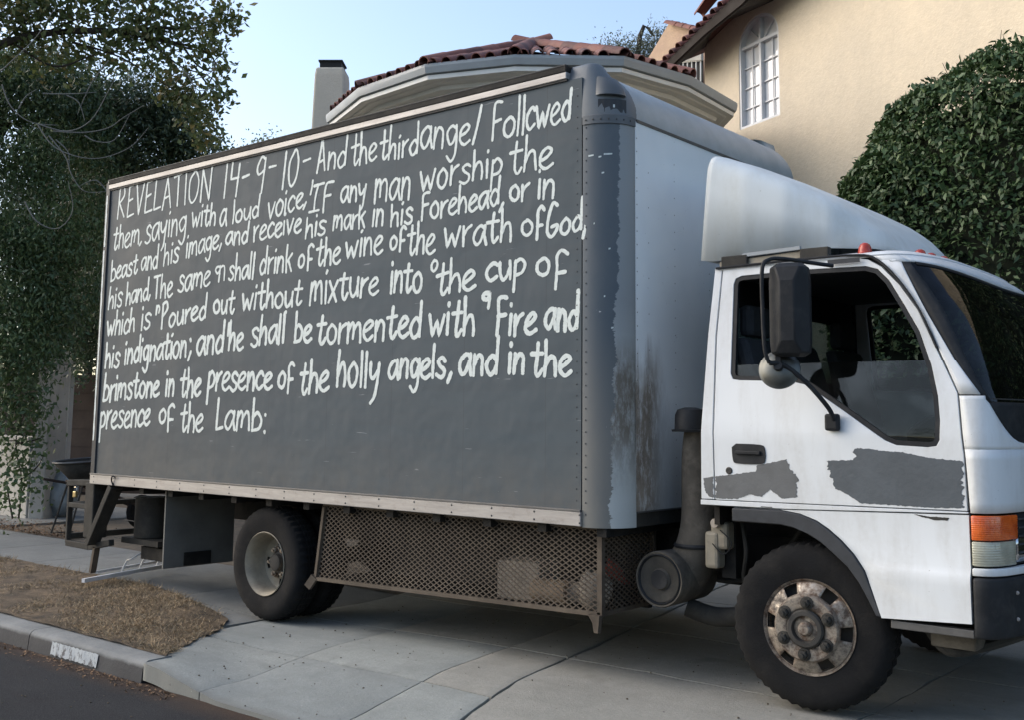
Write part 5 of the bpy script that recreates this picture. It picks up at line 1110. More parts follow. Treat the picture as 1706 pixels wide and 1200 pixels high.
bp_ = fpatch('bumper', M['black'], TK, .452, .705, 1, -1, off=.022, nz=5, ny=44, solid=.06, bevel=.012)
fpatch('bumper_centre', CABW, TK, .50, .695, .66, -.66, off=.03, nz=4, ny=30, solid=.01, bevel=.006)
for z in (.64, .53): 
    p_ = FP(.86, z, .024); MB().lathe([(0, -.006), (.007, -.004), (.009, .0)], 10, p_).build('bolt', M['alu'], bp_)
# backing so the door gaps read black, floor and inner walls
MB().box((5.70, .225, .96), (6.86, .235, 1.245)).build('door_liner', M['interior'], TK, smooth=0)
MB().box((5.70, WD-.235, .96), (6.86, WD-.225, 1.245)).build('door_liner', M['interior'], TK, smooth=0)
MB().box((5.60, .23, .93), (6.95, WD-.23, .96)).build('cab_floor', M['interior'], TK, smooth=0)
for mir in (False, True):
    sidepiece('gap_backing', M['black'], TK, [(5.60, .94), (6.92, .94), (6.905, 1.22), (6.885, 1.5), (6.79, 1.7), (6.71, 1.88), (6.62, 2.01), (6.53, 2.11), (6.44, 2.16), (5.635, 2.16), (5.615, 1.8)], [shrink(wtop, -.012)], off=-.030, th=.004, mirror=mir)
# back wall with its window
bw0, bw1 = .44, WD-.44
b = MB(); xw = 5.625
def bwq(y0, y1, z0, z1): b.box((xw, y0, z0), (xw+.02, y1, z1))
bwq(.25, WD-.25, .95, 1.56); bwq(.30, bw0, 1.56, 2.0); bwq(bw1, WD-.30, 1.56, 2.0); bwq(.31, WD-.31, 2.0, 2.16); b.build('cab_back', M['cab_white'], TK, smooth=0)
b = MB()
for (y0, y1, z0, z1) in ((.25, WD-.25, .96, 1.60), (.32, bw0+.03, 1.60, 1.97), (bw1-.03, WD-.32, 1.60, 1.97), (.33, WD-.33, 1.97, 2.14)): b.box((xw+.021, y0, z0), (xw+.03, y1, z1))
b.build('back_lining', M['interior'], TK, smooth=0)
MB().box((xw+.008, bw0, 1.56), (xw+.012, bw1, 2.0)).build('rear_window', M['glass'], TK, smooth=0)
MB().box((5.66, .33, 2.125), (6.58, WD-.33, 2.14)).build('headliner', M['headliner'], TK, smooth=0)
for y0, y1 in ((.5, 1.05), (1.35, 1.9)): MB().add([(6.50, y0, 2.12), (6.50, y1, 2.12), (6.66, y1, 1.98), (6.66, y0, 1.98)], [(0, 1, 2, 3)]).build('sun_visor', M['interior'], TK, smooth=0, solid=.015)
# dash, wheel, seats
b = MB().prism([(6.60, 1.20), (6.58, 1.32), (6.68, 1.39), (6.84, 1.41), (6.97, 1.38), (6.97, 1.15)], 'y', .34, WD-.34); b.build('dashboard', M['interior'], TK, smooth=0, bevel=.02)
sw = MB(); cS = Vector((6.42, 1.80, 1.46)); ax_ = Vector((-.75, 0, .66)).normalized(); u_ = Vector((0, 1, 0)); v_ = ax_.cross(u_)
sw.tube([cS+(u_*math.cos(a)+v_*math.sin(a))*.20 for a in [2*math.pi*k/32 for k in range(33)]], .014, 8, False); sw.tube([cS-ax_*.02, cS-ax_*.35], .03, 8)
for a in (0, 2.2, 4.1): sw.tube([cS-ax_*.02, cS+(u_*math.cos(a)+v_*math.sin(a))*.2], .012, 6)
sw.build('steering_wheel', M['interior'], TK)
for y0, y1 in ((.34, .80), (.86, 1.30), (1.50, 1.98)):
    s_ = MB().box((5.82, y0, 1.10), (6.32, y1, 1.24)).build('seat', M['seat'], TK, smooth=0, bevel=.04)
    q = MB(); q.add([(5.80, y0, 1.22), (5.92, y0, 1.22), (5.92, y1, 1.22), (5.80, y1, 1.22), (5.68, y0+.03, 1.80), (5.76, y0+.03, 1.80), (5.76, y1-.03, 1.80), (5.68, y1-.03, 1.80)], [(0, 1, 2, 3), (4, 7, 6, 5), (0, 4, 5, 1), (1, 5, 6, 2), (2, 6, 7, 3), (3, 7, 4, 0)]).build('backrest', M['seat'], s_, smooth=0, bevel=.03)
    if y0 != .86: MB().box((5.68, (y0+y1)/2-.13, 1.81), (5.76, (y0+y1)/2+.13, 1.98)).build('headrest', M['seat'], s_, smooth=0, bevel=.03)
# roof
out = [(5.628, ysd(2.158)), ]
per = [(5.628+(6.44-5.628)*k/8, ysd(2.158)) for k in range(9)]+[FP(Yn, 2.158)[:2] for Yn in YS(1, -1, 36)]+[(6.44-(6.44-5.628)*k/8, WD-ysd(2.158)) for k in range(9)]+[(5.628, WD-ysd(2.158)-(WD-2*ysd(2.158))*k/12) for k in range(1, 12)]
rows = []; cx_, cy_ = 6.1, YC
for s_, z in ((1.0, 2.150), (1.004, 2.160), (.99, 2.169), (.96, 2.179), (.90, 2.191), (.80, 2.204), (.65, 2.216), (.4, 2.228), (.2, 2.232)):
    r = [(cx_+(x-cx_)*s_-(.0 if s_ >= .99 else 0), cy_+(y-cy_)*(s_ if s_ > .9 else s_), z) for x, y in per]; rows.append(r+[r[0]])
b = MB().grid(rows); k = len(b.v); b.v += rows[-1][:-1]; b.f.append(tuple(range(k, k+len(per))))
rf = b.build('cab_roof', CABW, TK, smooth=60)
for mir in (0, 1):
    gy = lambda y: WD-y if mir else y
    MB().tube(smoothpath([(5.64, gy(.288), 2.162), (6.1, gy(.288), 2.168), (6.40, gy(.288), 2.164), (6.50, gy(.286), 2.132), (6.60, gy(.27), 2.03), (6.70, gy(.25), 1.88), (6.78, gy(.23), 1.70)], 4), .0065, 6).build('drip_rail', M['black'], rf)
for (x, y) in ((6.41, .37), (6.555, .72), (6.56, .87), (6.575, 1.02), (6.56, 1.42), (6.41, 2.02)):
    zz_ = 2.185
    MB().lathe([(0, .050), (.012, .048), (.023, .040), (.029, .027), (.032, .012), (.033, .0), (.037, -.002), (.037, -.02)], 18, (x, y, zz_), axis='z').build('marker_light', M['red_lens'], TK)
MB().box((6.26, .272, 2.128), (6.42, .276, 2.150)).build('rain_guard', M['trim'], TK, smooth=0)
# ------------------------------------------------------------ roof wind deflector
RZ = [(5.6, 2.80), (5.8, 2.72), (6.0, 2.625), (6.15, 2.535), (6.28, 2.435), (6.38, 2.335), (6.46, 2.22)]
RB = [(5.55, 2.222), (5.66, 2.205), (6.03, 2.236), (6.36, 2.246), (6.68, 2.20)]
YN = [(5.6, .32), (5.8, .335), (6.0, .38), (6.2, .47), (6.36, .66), (6.46, .95)]
rows = []; NA = 64
for i in range(41):
    x = 5.59+(6.46-5.59)*(1-(1-i/40)**1.3); zt_, zb_, yn = ip(RZ, x), ip(RB, x), ip(YN, x); hw_ = YC-yn; r = []
    for k in range(NA+1):
        a = math.pi*(k/NA); a = a+.0*a; c_ = -math.cos(a); s_ = math.sin(a); ex = .13+.2*(i/40)
        yy = YC+hw_*math.copysign(abs(c_)**(ex+.02), c_)*1.0; z = zb_+(zt_-zb_)*s_**(.13+.2*(i/40))
        if 0 < k < NA: pass
        # slight rake of the rear edge (lower end further back)
        r.append((x-(.055*(1-(z-2.2)/.6) if i < 3 else .055*(1-(z-2.2)/.6)*max(0, 1-i/25)), yy, z))
    rows.append(r)
wd_ = MB().grid(rows).build('wind_deflector', M['fair_white'], TK, smooth=60, solid=-.008)
k = rows[0]; MB().add([tuple(Vector(v)+Vector((.012, 0, 0))) for v in k], [tuple(range(len(k)))]).build('deflector_back', M['fair_white'], wd_, smooth=0)
b = MB().beam((5.64, .34, 2.182), (6.20, .34, 2.205), .03, .035); b.build('deflector_bracket', M['rim_cream'], TK, smooth=0, bevel=.003)
for x in (5.66, 6.10):
    q = MB().box((x, .305, 2.165), (x+.15, .345, 2.225)).build('bracket_foot', M['dusty'], TK, smooth=0, bevel=.006)
MB().beam((5.78, .318, 2.222), (6.10, .318, 2.232), .02, .018).build('support_rod', M['gutter'], TK, smooth=0)
# ------------------------------------------------------------ mirrors
mm = TF((6.205, -.05, 1.885)) @ Matrix.Rotation(R(14), 4, 'Z')
def boxloft(levels, n=6):
    rows = []
    for (z, hx, y0, y1, bev) in levels:
        rows.append([(-hx, y1, z), (-hx, y0+bev, z), (-hx+bev, y0, z), (hx-bev, y0, z), (hx, y0+bev, z), (hx, y1, z), (-hx, y1, z)])
    b = MB().grid(rows); b.f.append(tuple(range(6))); m = (len(levels)-1)*7; b.f.append(tuple(m+k for k in range(6))); return b
mi_ = boxloft([(-.222, .06, -.0, .05, .02), (-.205, .088, -.028, .055, .03), (-.15, .094, -.055, .055, .06), (.13, .094, -.055, .055, .06), (.195, .088, -.03, .055, .03), (.218, .06, -.0, .05, .02)]).build('mirror', M['black'], TK, smooth=20, mw=mm, bevel=.006)
MB().box((-.082, .056, -.2), (.082, .059, .2)).build('mirror_glass', M['chrome'], mi_, smooth=0, mw=mm)
MB().tube(smoothpath([(6.12, -.09, 1.63), (6.105, -.105, 1.70), (6.10, -.11, 1.9), (6.10, -.105, 2.08), (6.115, -.06, 2.125), (6.15, .02, 2.135), (6.23, .15, 2.125), (6.30, .24, 2.115)], 5), .010, 8).build('mirror_arm', M['black'], mi_)
MB().tube(smoothpath([(6.12, -.09, 1.63), (6.17, -.04, 1.62), (6.25, .02, 1.54), (6.315, .10, 1.43), (6.325, .15, 1.37)], 5), .011, 8).build('mirror_arm', M['black'], mi_)
MB().box((6.275, .145, 1.318), (6.345, .182, 1.398)).build('arm_foot', M['black'], mi_, smooth=0, bevel=.012)
m2 = TF((6.135, -.02, 1.605)) @ Matrix.Rotation(R(18), 4, 'Z') @ Matrix.Rotation(R(-16), 4, 'X')
rm = MB().lathe([(0, -.030), (.03, -.028), (.06, -.020), (.080, -.008), (.088, .0), (.096, .003), (.097, .009), (.092, .010)], 40).build('round_mirror', M['chrome_dull'], TK, smooth=40, mw=m2)
MB().lathe([(0, -.055), (.02, -.054), (.024, -.04)], 16).build('pivot', M['black'], rm, mw=m2)
MB().box((-.012, -.05, 0), (.012, -.03, .11)).build('pivot_arm', M['black'], rm, smooth=0, mw=m2)
random.seed(11)

# ================================================================= vegetation
def cloud(cl, per_m3, sub, L_, W_, droop=.0, spread=2.0):
    """clumps (centre, radius) -> leaf centres grouped in twig-sized tufts"""
    C_ = []
    for c_, r in cl:
        k = max(3, int(per_m3*r**2.2)); v = rv(k)*(rng.uniform(.15, 1, k)**.5)[:, None]*r; v[:, 2] *= .85; C_.append(np.array(c_)+v)
    C_ = np.concatenate(C_); P = np.repeat(C_, sub, axis=0)+rng.normal(0, L_*spread, (len(C_)*sub, 3)); n = len(P)
    d = rv(n); d[:, 2] -= droop; return P, d, rv(n), rng.uniform(.6, 1.25, n)*L_, rng.uniform(.7, 1.2, n)*W_
def foliage(parent, cl, mat, per, sub, L_, W_, name='foliage', **k):
    P, d, nn, l_, w_ = cloud(cl, per, sub, L_, W_, **k)
    return quads(name, P, d, nn, l_, w_, mat, parent, 'stuff', fold=.06)
def limb(parent, pts, r0, r1, mat, name='branch', n=7):
    p_ = smoothpath(pts, 5); m = len(p_); return MB().tube(p_, [r0+(r1-r0)*i/(m-1) for i in range(m)], n).build(name, mat, parent)
CLA = [((-3.304, 0.582, 5.904), 0.47), ((-3.878, 0.117, 5.83), 0.6), ((-4.465, -0.329, 5.556), 0.6), ((-3.676, 0.179, 6.499), 0.6), ((-3.051, 0.687, 6.574), 0.6), ((-2.439, 1.215, 6.449), 0.47), ((-2.949, 0.892, 5.809), 0.4), ((-2.582, 1.186, 5.88), 0.42), ((-2.227, 1.496, 5.785), 0.38), ((-1.938, 1.725, 5.855), 0.3), ((-1.881, 1.819, 5.556), 0.24), ((-1.521, 1.842, 5.652), 0.17), ((-1.305, 2.004, 5.76), 0.15), ((-1.485, 1.905, 5.443), 0.15), ((-2.123, 1.639, 5.42), 0.3), ((-2.457, 1.357, 5.449), 0.27), ((-3.008, 1.157, 5.478), 0.27), ((-3.379, 0.855, 5.44), 0.34), ((-1.658, 1.915, 5.291), 0.09), ((-2.227, 1.989, 5.148), 0.21), ((-1.444, 1.962, 5.293), 0.05), ((-1.286, 1.992, 5.111), 0.04), ((-1.33, 1.987, 4.902), 0.09), ((-1.616, 2.029, 4.796), 0.1), ((-1.81, 2.009, 4.724), 0.16), ((-1.328, 2.007, 4.786), 0.07), ((-2.002, 2.267, 4.57), 0.17), ((-2.133, 2.094, 4.978), 0.15)]
CLB = [((-4.961, 3.162, 5.725), 0.59), ((-4.688, 3.428, 5.479), 0.5), ((-4.544, 3.587, 5.231), 0.44), ((-5.302, 2.919, 5.471), 0.67), ((-5.921, 2.885, 5.749), 0.6), ((-4.884, 3.344, 4.976), 0.59), ((-4.433, 3.72, 4.966), 0.3), ((-4.226, 3.892, 4.968), 0.18), ((-4.476, 4.298, 5.229), 0.12), ((-5.295, 3.055, 4.638), 0.59), ((-5.536, 2.96, 3.968), 0.5), ((-5.647, 2.973, 3.301), 0.5), ((-6.029, 3.408, 2.678), 0.52), ((-5.887, 2.878, 2.631), 0.5), ((-6.25, 2.819, 5.258), 0.52), ((-6.225, 3.456, 2.165), 0.35), ((-5.756, 3.472, 3.714), 0.52)]
CLC = [((-4.854, 1.369, 5.197), 0.45), ((-5.029, 2.059, 5.719), 0.48), ((-5.385, 1.739, 5.872), 0.48), ((-4.658, 2.249, 4.804), 0.43), ((-4.641, 2.361, 4.182), 0.39), ((-4.679, 2.415, 3.638), 0.35), ((-4.594, 2.325, 2.991), 0.31), ((-4.873, 2.25, 5.326), 0.48), ((-4.616, 1.555, 5.275), 0.38), ((-4.675, 1.369, 4.475), 0.37), ((-4.412, 1.576, 4.553), 0.34), ((-4.305, 1.746, 4.037), 0.31), ((-4.672, 1.395, 3.498), 0.52), ((-4.466, 1.717, 3.37), 0.45), ((-4.287, 1.959, 3.612), 0.3), ((-4.666, 1.515, 2.765), 0.52), ((-4.426, 1.854, 2.706), 0.37), ((-4.597, 1.415, 2.092), 0.44), ((-4.382, 1.713, 2.174), 0.33), ((-4.405, 1.393, 1.583), 0.32), ((-4.91, 1.252, 5.647), 0.3), ((-5.53, 0.891, 4.664), 0.6), ((-5.725, 0.906, 3.537), 0.6), ((-5.304, 0.961, 5.417), 0.53), ((-5.52, 1.112, 2.48), 0.53), ((-6.154, 0.468, 4.056), 0.6)]
ta = thing('street_tree', (-3.5, -.2, 0), 'broadleaf tree with yellow green leaf clusters overhanging the top left corner', 'tree')
_ta = [(-5.072, -0.162, 1.283), (-4.524, -0.127, 3.956), (-3.924, 0.183, 5.163), (-3.224, 0.701, 5.572), (-2.495, 1.295, 5.648), (-1.872, 1.806, 5.689), (-1.634, 2.05, 5.393), (-1.775, 2.017, 4.858)]
limb(ta, [(_ta[0][0], _ta[0][1], 0)]+_ta[1:3], .16, .09, M['bark'], 'trunk', 12)
limb(ta, _ta[2:6], .055, .015, M['bark']); limb(ta, [_ta[3], _ta[4], _ta[6]], .04, .008, M['bark']); limb(ta, [_ta[4], _ta[6], _ta[7]], .018, .005, M['bark'])
for q in [[(-3.121, 0.788, 5.56), (-2.744, 1.067, 5.778), (-2.27, 1.44, 5.918)], [(-2.815, 1.051, 5.511), (-2.412, 1.41, 5.349), (-1.973, 1.833, 4.988)], [(-2.651, 1.167, 5.633), (-2.241, 1.516, 5.585), (-1.902, 1.849, 5.256), (-1.676, 2.052, 5.159), (-1.559, 2.176, 4.994)], [(-3.332, 0.622, 5.504), (-2.988, 0.948, 5.242), (-2.617, 1.235, 5.38), (-2.147, 1.615, 5.453)], [(-1.977, 1.722, 5.668), (-1.717, 1.935, 5.691), (-1.451, 2.138, 5.808)], [(-1.884, 1.823, 5.523), (-1.771, 1.953, 5.291), (-1.647, 2.069, 5.206), (-1.548, 2.137, 5.294)], [(-1.788, 1.942, 5.271), (-1.683, 2.062, 5.059), (-1.584, 2.165, 4.927)], [(-3.438, 0.539, 5.469), (-3.269, 0.648, 5.672), (-3.102, 0.76, 5.84), (-2.937, 0.875, 5.976)]]: limb(ta, q, .016, .004, M['bark'], n=5)
foliage(ta, CLA[:13]+CLA[14:18], M['leaf_olive'], 165, 26, .090, .050, spread=1.15)
foliage(ta, CLA[12:14]+CLA[18:], M['leaf_olive'], 480, 20, .085, .048, spread=.95)
tb = thing('dark_tree', (-6.6, 3.6, 0), 'dense dark evergreen tree directly behind the rear of the cargo box', 'tree')
_tb = [(-6.126, 2.811, 1.795), (-6.059, 2.657, 3.129), (-5.83, 2.651, 4.381), (-5.314, 2.935, 5.304), (-4.891, 3.207, 5.809)]
limb(tb, [(_tb[0][0], _tb[0][1], -.05)]+_tb[:3], .12, .08, M['bark'], 'trunk', 12); limb(tb, _tb[2:], .08, .02, M['bark']); limb(tb, [(-5.83, 2.651, 4.381), (-5.231, 3.109, 4.639), (-4.549, 3.595, 5.147)], .05, .015, M['bark']); limb(tb, [(-6.071, 2.674, 2.962), (-5.806, 2.762, 3.798), (-5.507, 2.919, 4.385)], .05, .015, M['bark'])
foliage(tb, CLB, M['leaf_dark'], 420, 26, .075, .036, spread=1.5)
tc = thing('willow_tree', (-7.2, 1.4, 0), 'drooping dark green tree with long bare arching twigs at the left edge', 'tree')
limb(tc, [(-7.6, 1.0, 0.0), (-5.661, 1.077, 2.788), (-5.265, 1.169, 4.292), (-4.922, 1.336, 5.047)], .16, .06, M['bark'], 'trunk', 12)
foliage(tc, CLC, M['leaf_mid'], 480, 26, .085, .028, droop=.9, spread=1.6)
for q in [[(-2.668, 0.216, 4.927), (-2.522, 0.312, 5.091), (-2.353, 0.42, 5.292), (-2.177, 0.518, 5.605)], [(-2.668, 0.238, 4.791), (-2.624, 0.306, 4.592), (-2.528, 0.408, 4.45), (-2.416, 0.51, 4.389), (-2.244, 0.656, 4.373)], [(-2.416, 0.51, 4.389), (-2.18, 0.718, 4.312), (-1.979, 0.867, 4.426), (-1.813, 0.956, 4.739), (-1.723, 1.002, 4.927)], [(-2.286, 0.63, 4.31), (-2.036, 0.84, 4.301), (-1.84, 0.995, 4.353), (-1.712, 1.084, 4.461), (-1.544, 1.204, 4.587)], [(-2.407, 0.519, 4.377), (-2.31, 0.632, 4.173), (-2.149, 0.783, 4.063), (-1.934, 0.966, 4.035), (-1.685, 1.155, 4.15), (-1.521, 1.259, 4.357)], [(-2.328, 0.603, 4.266), (-2.208, 0.736, 4.05), (-2.173, 0.795, 3.864), (-2.079, 0.9, 3.691), (-1.886, 1.06, 3.693)], [(-2.273, 0.655, 4.223), (-2.185, 0.747, 4.1), (-2.188, 0.773, 3.926)], [(-2.569, 0.51, 3.579), (-2.487, 0.611, 3.375), (-2.323, 0.758, 3.302), (-2.189, 0.84, 3.49), (-2.206, 0.777, 3.801)], [(-2.55, 0.375, 4.543), (-2.483, 0.41, 4.668), (-2.391, 0.475, 4.744)], [(-2.346, 0.519, 4.701), (-2.153, 0.68, 4.698), (-1.911, 0.878, 4.719)], [(-2.154, 0.681, 4.685), (-2.063, 0.769, 4.612), (-2.028, 0.827, 4.426)], [(-2.039, 0.843, 4.27), (-1.946, 0.929, 4.209), (-1.8, 1.047, 4.229), (-1.661, 1.121, 4.492)], [(-1.791, 0.926, 5.051), (-1.953, 0.83, 4.8), (-2.081, 0.773, 4.487)], [(-1.216, 1.412, 4.996), (-1.129, 1.505, 4.872), (-0.979, 1.619, 4.937), (-0.912, 1.653, 5.074)], [(-1.172, 1.458, 4.934), (-1.089, 1.557, 4.749), (-0.911, 1.695, 4.813)], [(-1.867, 1.088, 3.619), (-1.974, 0.969, 3.804), (-2.124, 0.855, 3.74)]]:
    limb(tc, q, .008, .0028, M['twig'], n=5)
# masses further back
td = thing('background_shrub', (-12, 6, 0), 'dark shrubbery filling the gap below the trees behind the wooden fence', 'shrub')
CLD = [((-10.454, 3.954, 4.967), 0.96), ((-9.836, 4.55, 4.447), 0.96), ((-9.299, 5.078, 3.926), 0.96), ((-9.812, 4.057, 3.538), 0.93), ((-9.137, 4.714, 2.93), 0.83), ((-9.545, 3.791, 2.476), 0.71), ((-9.093, 4.197, 2.282), 0.6), ((-8.824, 5.323, 4.882), 0.85), ((-9.011, 5.035, 5.724), 0.74), ((-10.008, 4.241, 5.5), 0.64)]
foliage(td, CLD, M['leaf_dark'], 500, 10, .09, .05)
te = thing('distant_tree', (-10.945, 9.895, 6.241), 'small tree top peeking over the box roof left of the chimney', 'tree')
foliage(te, [((-10.868, 9.784, 7.362), 0.22), ((-10.738, 9.879, 7.444), 0.12)], M['leaf_olive'], 1500, 8, .08, .04)
limb(te, [(-10.871, 9.789, -0.1), (-10.871, 9.789, 7.308)], .08, .02, M['bark'], 'trunk')
tf = thing('olive_tree', (-5.892, 17.024, 4.279), 'grey green olive tree rising behind the clay tile roof', 'tree')
foliage(tf, [((-5.9, 16.074, 10.286), 0.19), ((-5.708, 16.256, 10.144), 0.29), ((-5.432, 16.494, 10.09), 0.26), ((-5.195, 16.661, 10.281), 0.25), ((-4.985, 16.792, 10.558), 0.23), ((-5.037, 16.815, 10.138), 0.26), ((-4.795, 16.925, 10.719), 0.13), ((-5.578, 16.323, 10.406), 0.15)], M['leaf_grey'], 1900, 8, .085, .03)
limb(tf, [(-5.892, 17.024, -0.1), (-5.388, 16.558, 9.917), (-5.002, 16.765, 10.644)], .12, .02, M['bark'], 'trunk')
# vine on the garden wall
vn = thing('wall_vine', (-6.2, 1.9, 0), 'leafy vine climbing over the low garden wall and gate pillar', 'vine')
CLV = [((-4.681, 1.471, 1.297), 0.25), ((-4.508, 1.603, 1.371), 0.19), ((-4.474, 1.431, 0.978), 0.17), ((-4.403, 1.61, 1.049), 0.2), ((-4.369, 1.437, 0.663), 0.18), ((-4.229, 1.547, 0.7), 0.17), ((-4.336, 1.727, 0.655), 0.09), ((-4.131, 1.409, 0.432), 0.15), ((-4.145, 1.282, 0.334), 0.12), ((-4.717, 1.396, 1.585), 0.22), ((-4.069, 1.467, 0.384), 0.07)]
foliage(vn, CLV, M['leaf_mid'], 900, 6, .075, .048)
for q in [[(-4.551, 1.633, 0.115), (-4.491, 1.61, 0.582), (-4.517, 1.521, 1.011), (-4.408, 1.555, 1.371)], [(-4.607, 1.587, 0.115), (-4.63, 1.495, 0.58), (-4.554, 1.512, 0.868)], [(-4.491, 1.61, 0.582), (-4.342, 1.711, 0.727), (-4.265, 1.752, 0.871)], [(-4.517, 1.521, 1.011), (-4.347, 1.656, 1.049), (-4.249, 1.729, 1.101)]]: limb(vn, q, .012, .004, M['bark'], n=5, name='stem')
# hedge --------------------------------------------------------------------
HH = [(4.78, 2.6), (4.86, 3.1), (4.96, 3.42), (5.16, 3.68), (5.45, 3.88), (5.72, 4.03), (6.08, 4.18), (6.45, 4.30), (7.2, 4.5), (9, 4.6), (12, 4.4), (13, 3.8)]
hg = thing('hedge', (8, 4.2, 0), 'tall clipped dark green hedge standing behind the cab', 'hedge')
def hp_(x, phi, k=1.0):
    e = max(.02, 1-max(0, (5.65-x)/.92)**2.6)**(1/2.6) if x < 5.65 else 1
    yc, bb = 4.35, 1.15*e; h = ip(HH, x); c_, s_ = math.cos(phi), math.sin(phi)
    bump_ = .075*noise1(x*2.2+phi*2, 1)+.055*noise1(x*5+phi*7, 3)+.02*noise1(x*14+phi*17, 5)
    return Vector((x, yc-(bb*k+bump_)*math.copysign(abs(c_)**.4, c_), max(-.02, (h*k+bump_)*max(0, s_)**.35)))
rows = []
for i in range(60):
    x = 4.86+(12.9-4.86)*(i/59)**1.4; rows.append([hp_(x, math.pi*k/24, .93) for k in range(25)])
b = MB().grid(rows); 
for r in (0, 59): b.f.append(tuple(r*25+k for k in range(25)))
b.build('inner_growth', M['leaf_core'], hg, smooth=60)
P = []; D = []
n = 88000
xs = 4.77+(12.9-4.77)*rng.uniform(0, 1, n)**1.9; ph = rng.uniform(.02, 2.2, n); e3 = np.abs(rng.normal(0, .06, n))
for i in range(n):
    p_ = hp_(xs[i], ph[i], 1-.0*e3[i]); q_ = hp_(xs[i], min(3.1, ph[i]+.02)); t_ = (q_-p_)
    nn = Vector((-.9 if xs[i] < 5.3 else 0, -t_.z, t_.y)); nn.y = -abs(nn.y) if ph[i] < 1.57 else nn.y; nn.normalize() if nn.length > 1e-5 else None
    P.append(p_-nn*(e3[i]*1.4-.03)); D.append(nn)
P = np.array([tuple(v) for v in P]); D = np.array([tuple(v) for v in D])
d = D*.7+rv(n)*.75; d[:, 2] -= .35
N3 = D*.6+rv(n)*.7+np.array([0, -.2, .55])
vis = (xs < 6.9) & (e3 < .04) & (ph < 1.9)
idx = np.where(vis)[0]; pick = rng.choice(idx, 300, replace=False); rest = np.ones(n, bool); rest[pick] = False
quads('foliage', P[rest], d[rest], N3[rest], rng.uniform(.035, .082, rest.sum()), rng.uniform(.017, .034, rest.sum()), M['leaf_hedge'], hg, 'stuff', fold=.08)
# the 300 leaves that show largest, each its own object
LM = []
for k in range(3):
    me = bpy.data.meshes.new('leaf'); w_ = .40+.05*k
    vs = [(0, 0, 0), (.25, w_*.42, .04), (.6, w_*.5, .05), (1, 0, -.08), (.6, -w_*.5, .05), (.25, -w_*.42, .04), (.3, 0, 0), (.62, 0, -.01)]
    me.from_pydata(vs, [], [(0, 6, 1), (0, 5, 6), (6, 7, 2, 1), (6, 5, 4, 7), (7, 3, 2), (7, 4, 3)]); me.materials.append(M['leaf_hedge']); me.shade_smooth(); LM.append(me)
for i in pick:
    x_ = Vector(d[i]).normalized(); z_ = Vector(N3[i]); y_ = z_.cross(x_).normalized(); z_ = x_.cross(y_); s_ = random.uniform(.055, .09)
    m = Matrix(((x_.x*s_, y_.x*s_, z_.x*s_), (x_.y*s_, y_.y*s_, z_.y*s_), (x_.z*s_, y_.z*s_, z_.z*s_))).to_4x4(); m.translation = Vector(P[i])+Vector(D[i])*.035
    o = bpy.data.objects.new('leaf', LM[i % 3]); link(o, hg, m)
for k in range(7):   # shoots standing out of the clipped top
    x = random.uniform(5.1, 7.2); p_ = hp_(x, random.uniform(1.0, 1.5)); limb(hg, [p_, p_+Vector((random.uniform(-.05, .05), -.03, .10+.1*random.random()))], .004, .002, M['bark'], 'shoot', 4)
# across the street: what the glass mirrors
for i, (x, y, h) in enumerate(((19, -15.5, 6.5), (34, -6, 7), (38, 5, 7), (12, -15.5, 6), (4, -16, 6.5), (-6, -15.5, 6))):
    tt = thing('street_tree', (x, y, -.2), ['broad dark street tree across the road, outside the frame', 'street tree far up the road ahead of the truck', 'dark tree at the far end of the block', 'street tree across the road from the cab', 'round tree across the road from the cargo box', 'low tree across the road from the truck tail'][i], 'tree')
    limb(tt, [(x, y, -.2), (x+.1, y, h*.5)], .2, .1, M['bark'], 'trunk', 8)
    foliage(tt, [((x, y, h*.62), h*.32), ((x+h*.2, y+.3, h*.5), h*.22), ((x-h*.2, y-.3, h*.52), h*.22)], M['leaf_dark'], 70, 8, .2, .12)

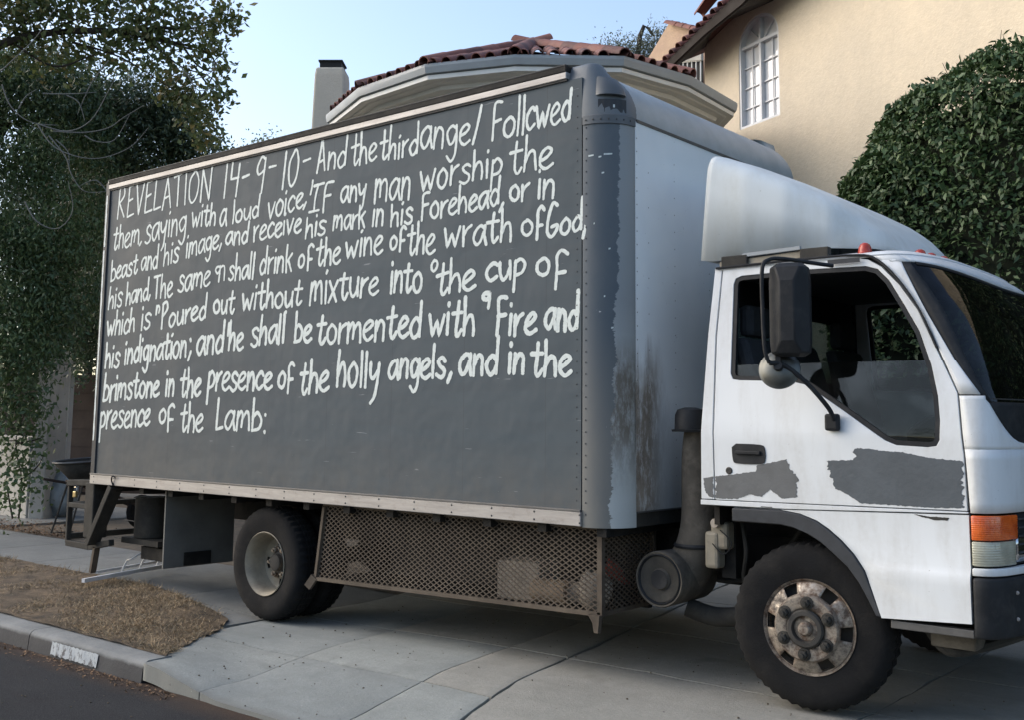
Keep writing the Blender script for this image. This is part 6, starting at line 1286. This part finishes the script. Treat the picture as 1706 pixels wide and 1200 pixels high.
# ================================================================= wheelbarrow and bag at the tail
q = [(-3.818, 1.738, 0.828), (-3.586, 1.922, 0.887), (-3.603, 1.946, 0.642), (-3.787, 1.805, 0.563)]
wbw = thing('wheelbarrow', (q[0][0]+.3, q[0][1]+.2, 0), 'dark grey metal wheelbarrow parked on the sidewalk behind the truck\'s tail', 'wheelbarrow')
c0 = (Vector(q[0])+Vector(q[1]))/2+Vector((.12, .12, -.02)); zt2 = c0.z
rim_ = [(c0.x+.30*math.sin(a), c0.y+.46*math.cos(a)*(1+.12*math.cos(a)), zt2+.03*math.cos(a)) for a in [2*math.pi*k/28 for k in range(29)]]
bot = [(c0.x+.15*math.sin(a), c0.y+.05+.22*math.cos(a), zt2-.27) for a in [2*math.pi*k/28 for k in range(29)]]
b = MB().grid([bot, rim_]); b.f.append(tuple(range(28))); tray = b.build('tray', M['dusty'], wbw, smooth=60, solid=.006)
MB().tube(rim_, .012, 6, False).build('tray_rim', M['alu_dark'], tray)
for s_ in (-1, 1):
    MB().tube([(c0.x+s_*.10, c0.y+.75, .22), (c0.x+s_*.16, c0.y, zt2-.30), (c0.x+s_*.26, c0.y-.40, zt2-.22)], .016, 8).build('handle', M['wood'], wbw)
    MB().tube([(c0.x+s_*.17, c0.y-.15, zt2-.28), (c0.x+s_*.2, c0.y-.30, .0), (c0.x+s_*.17, c0.y-.05, 0)], .012, 6).build('leg', M['dusty'], wbw)
whl = MB().lathe([(.10, -.03), (.17, -.04), (.20, 0), (.17, .04), (.10, .03)], 24, (c0.x, c0.y+.72, .20), axis='x', closed=True).build('wheel', M['rubber'], wbw)
_bg = (-7.912, 3.96, -0.0)
bg_ = Vector((-5.768, 2.809, 0.364)); rows = []
for i in range(13):
    t_ = i/12; r_ = .21*(math.sin(math.pi*min(1, .12+t_*.86))**.6); rows.append([(bg_.x+r_*math.cos(a)*(1+.10*math.sin(3*a+i)+.06*math.sin(7*a-i)), bg_.y+r_*math.sin(a)*(1+.1*math.cos(4*a+i)), .0+.62*t_+.02*math.sin(5*a+i)) for a in [2*math.pi*k/24 for k in range(25)]])
b = MB().grid(rows); b.f.append(tuple(range(24))); b.f.append(tuple(12*25+k for k in range(24)))
tag(b.build('plastic_bag', M['bag'], None, smooth=70), 'bulging pale grey plastic bag standing behind the gate pillar', 'bag')
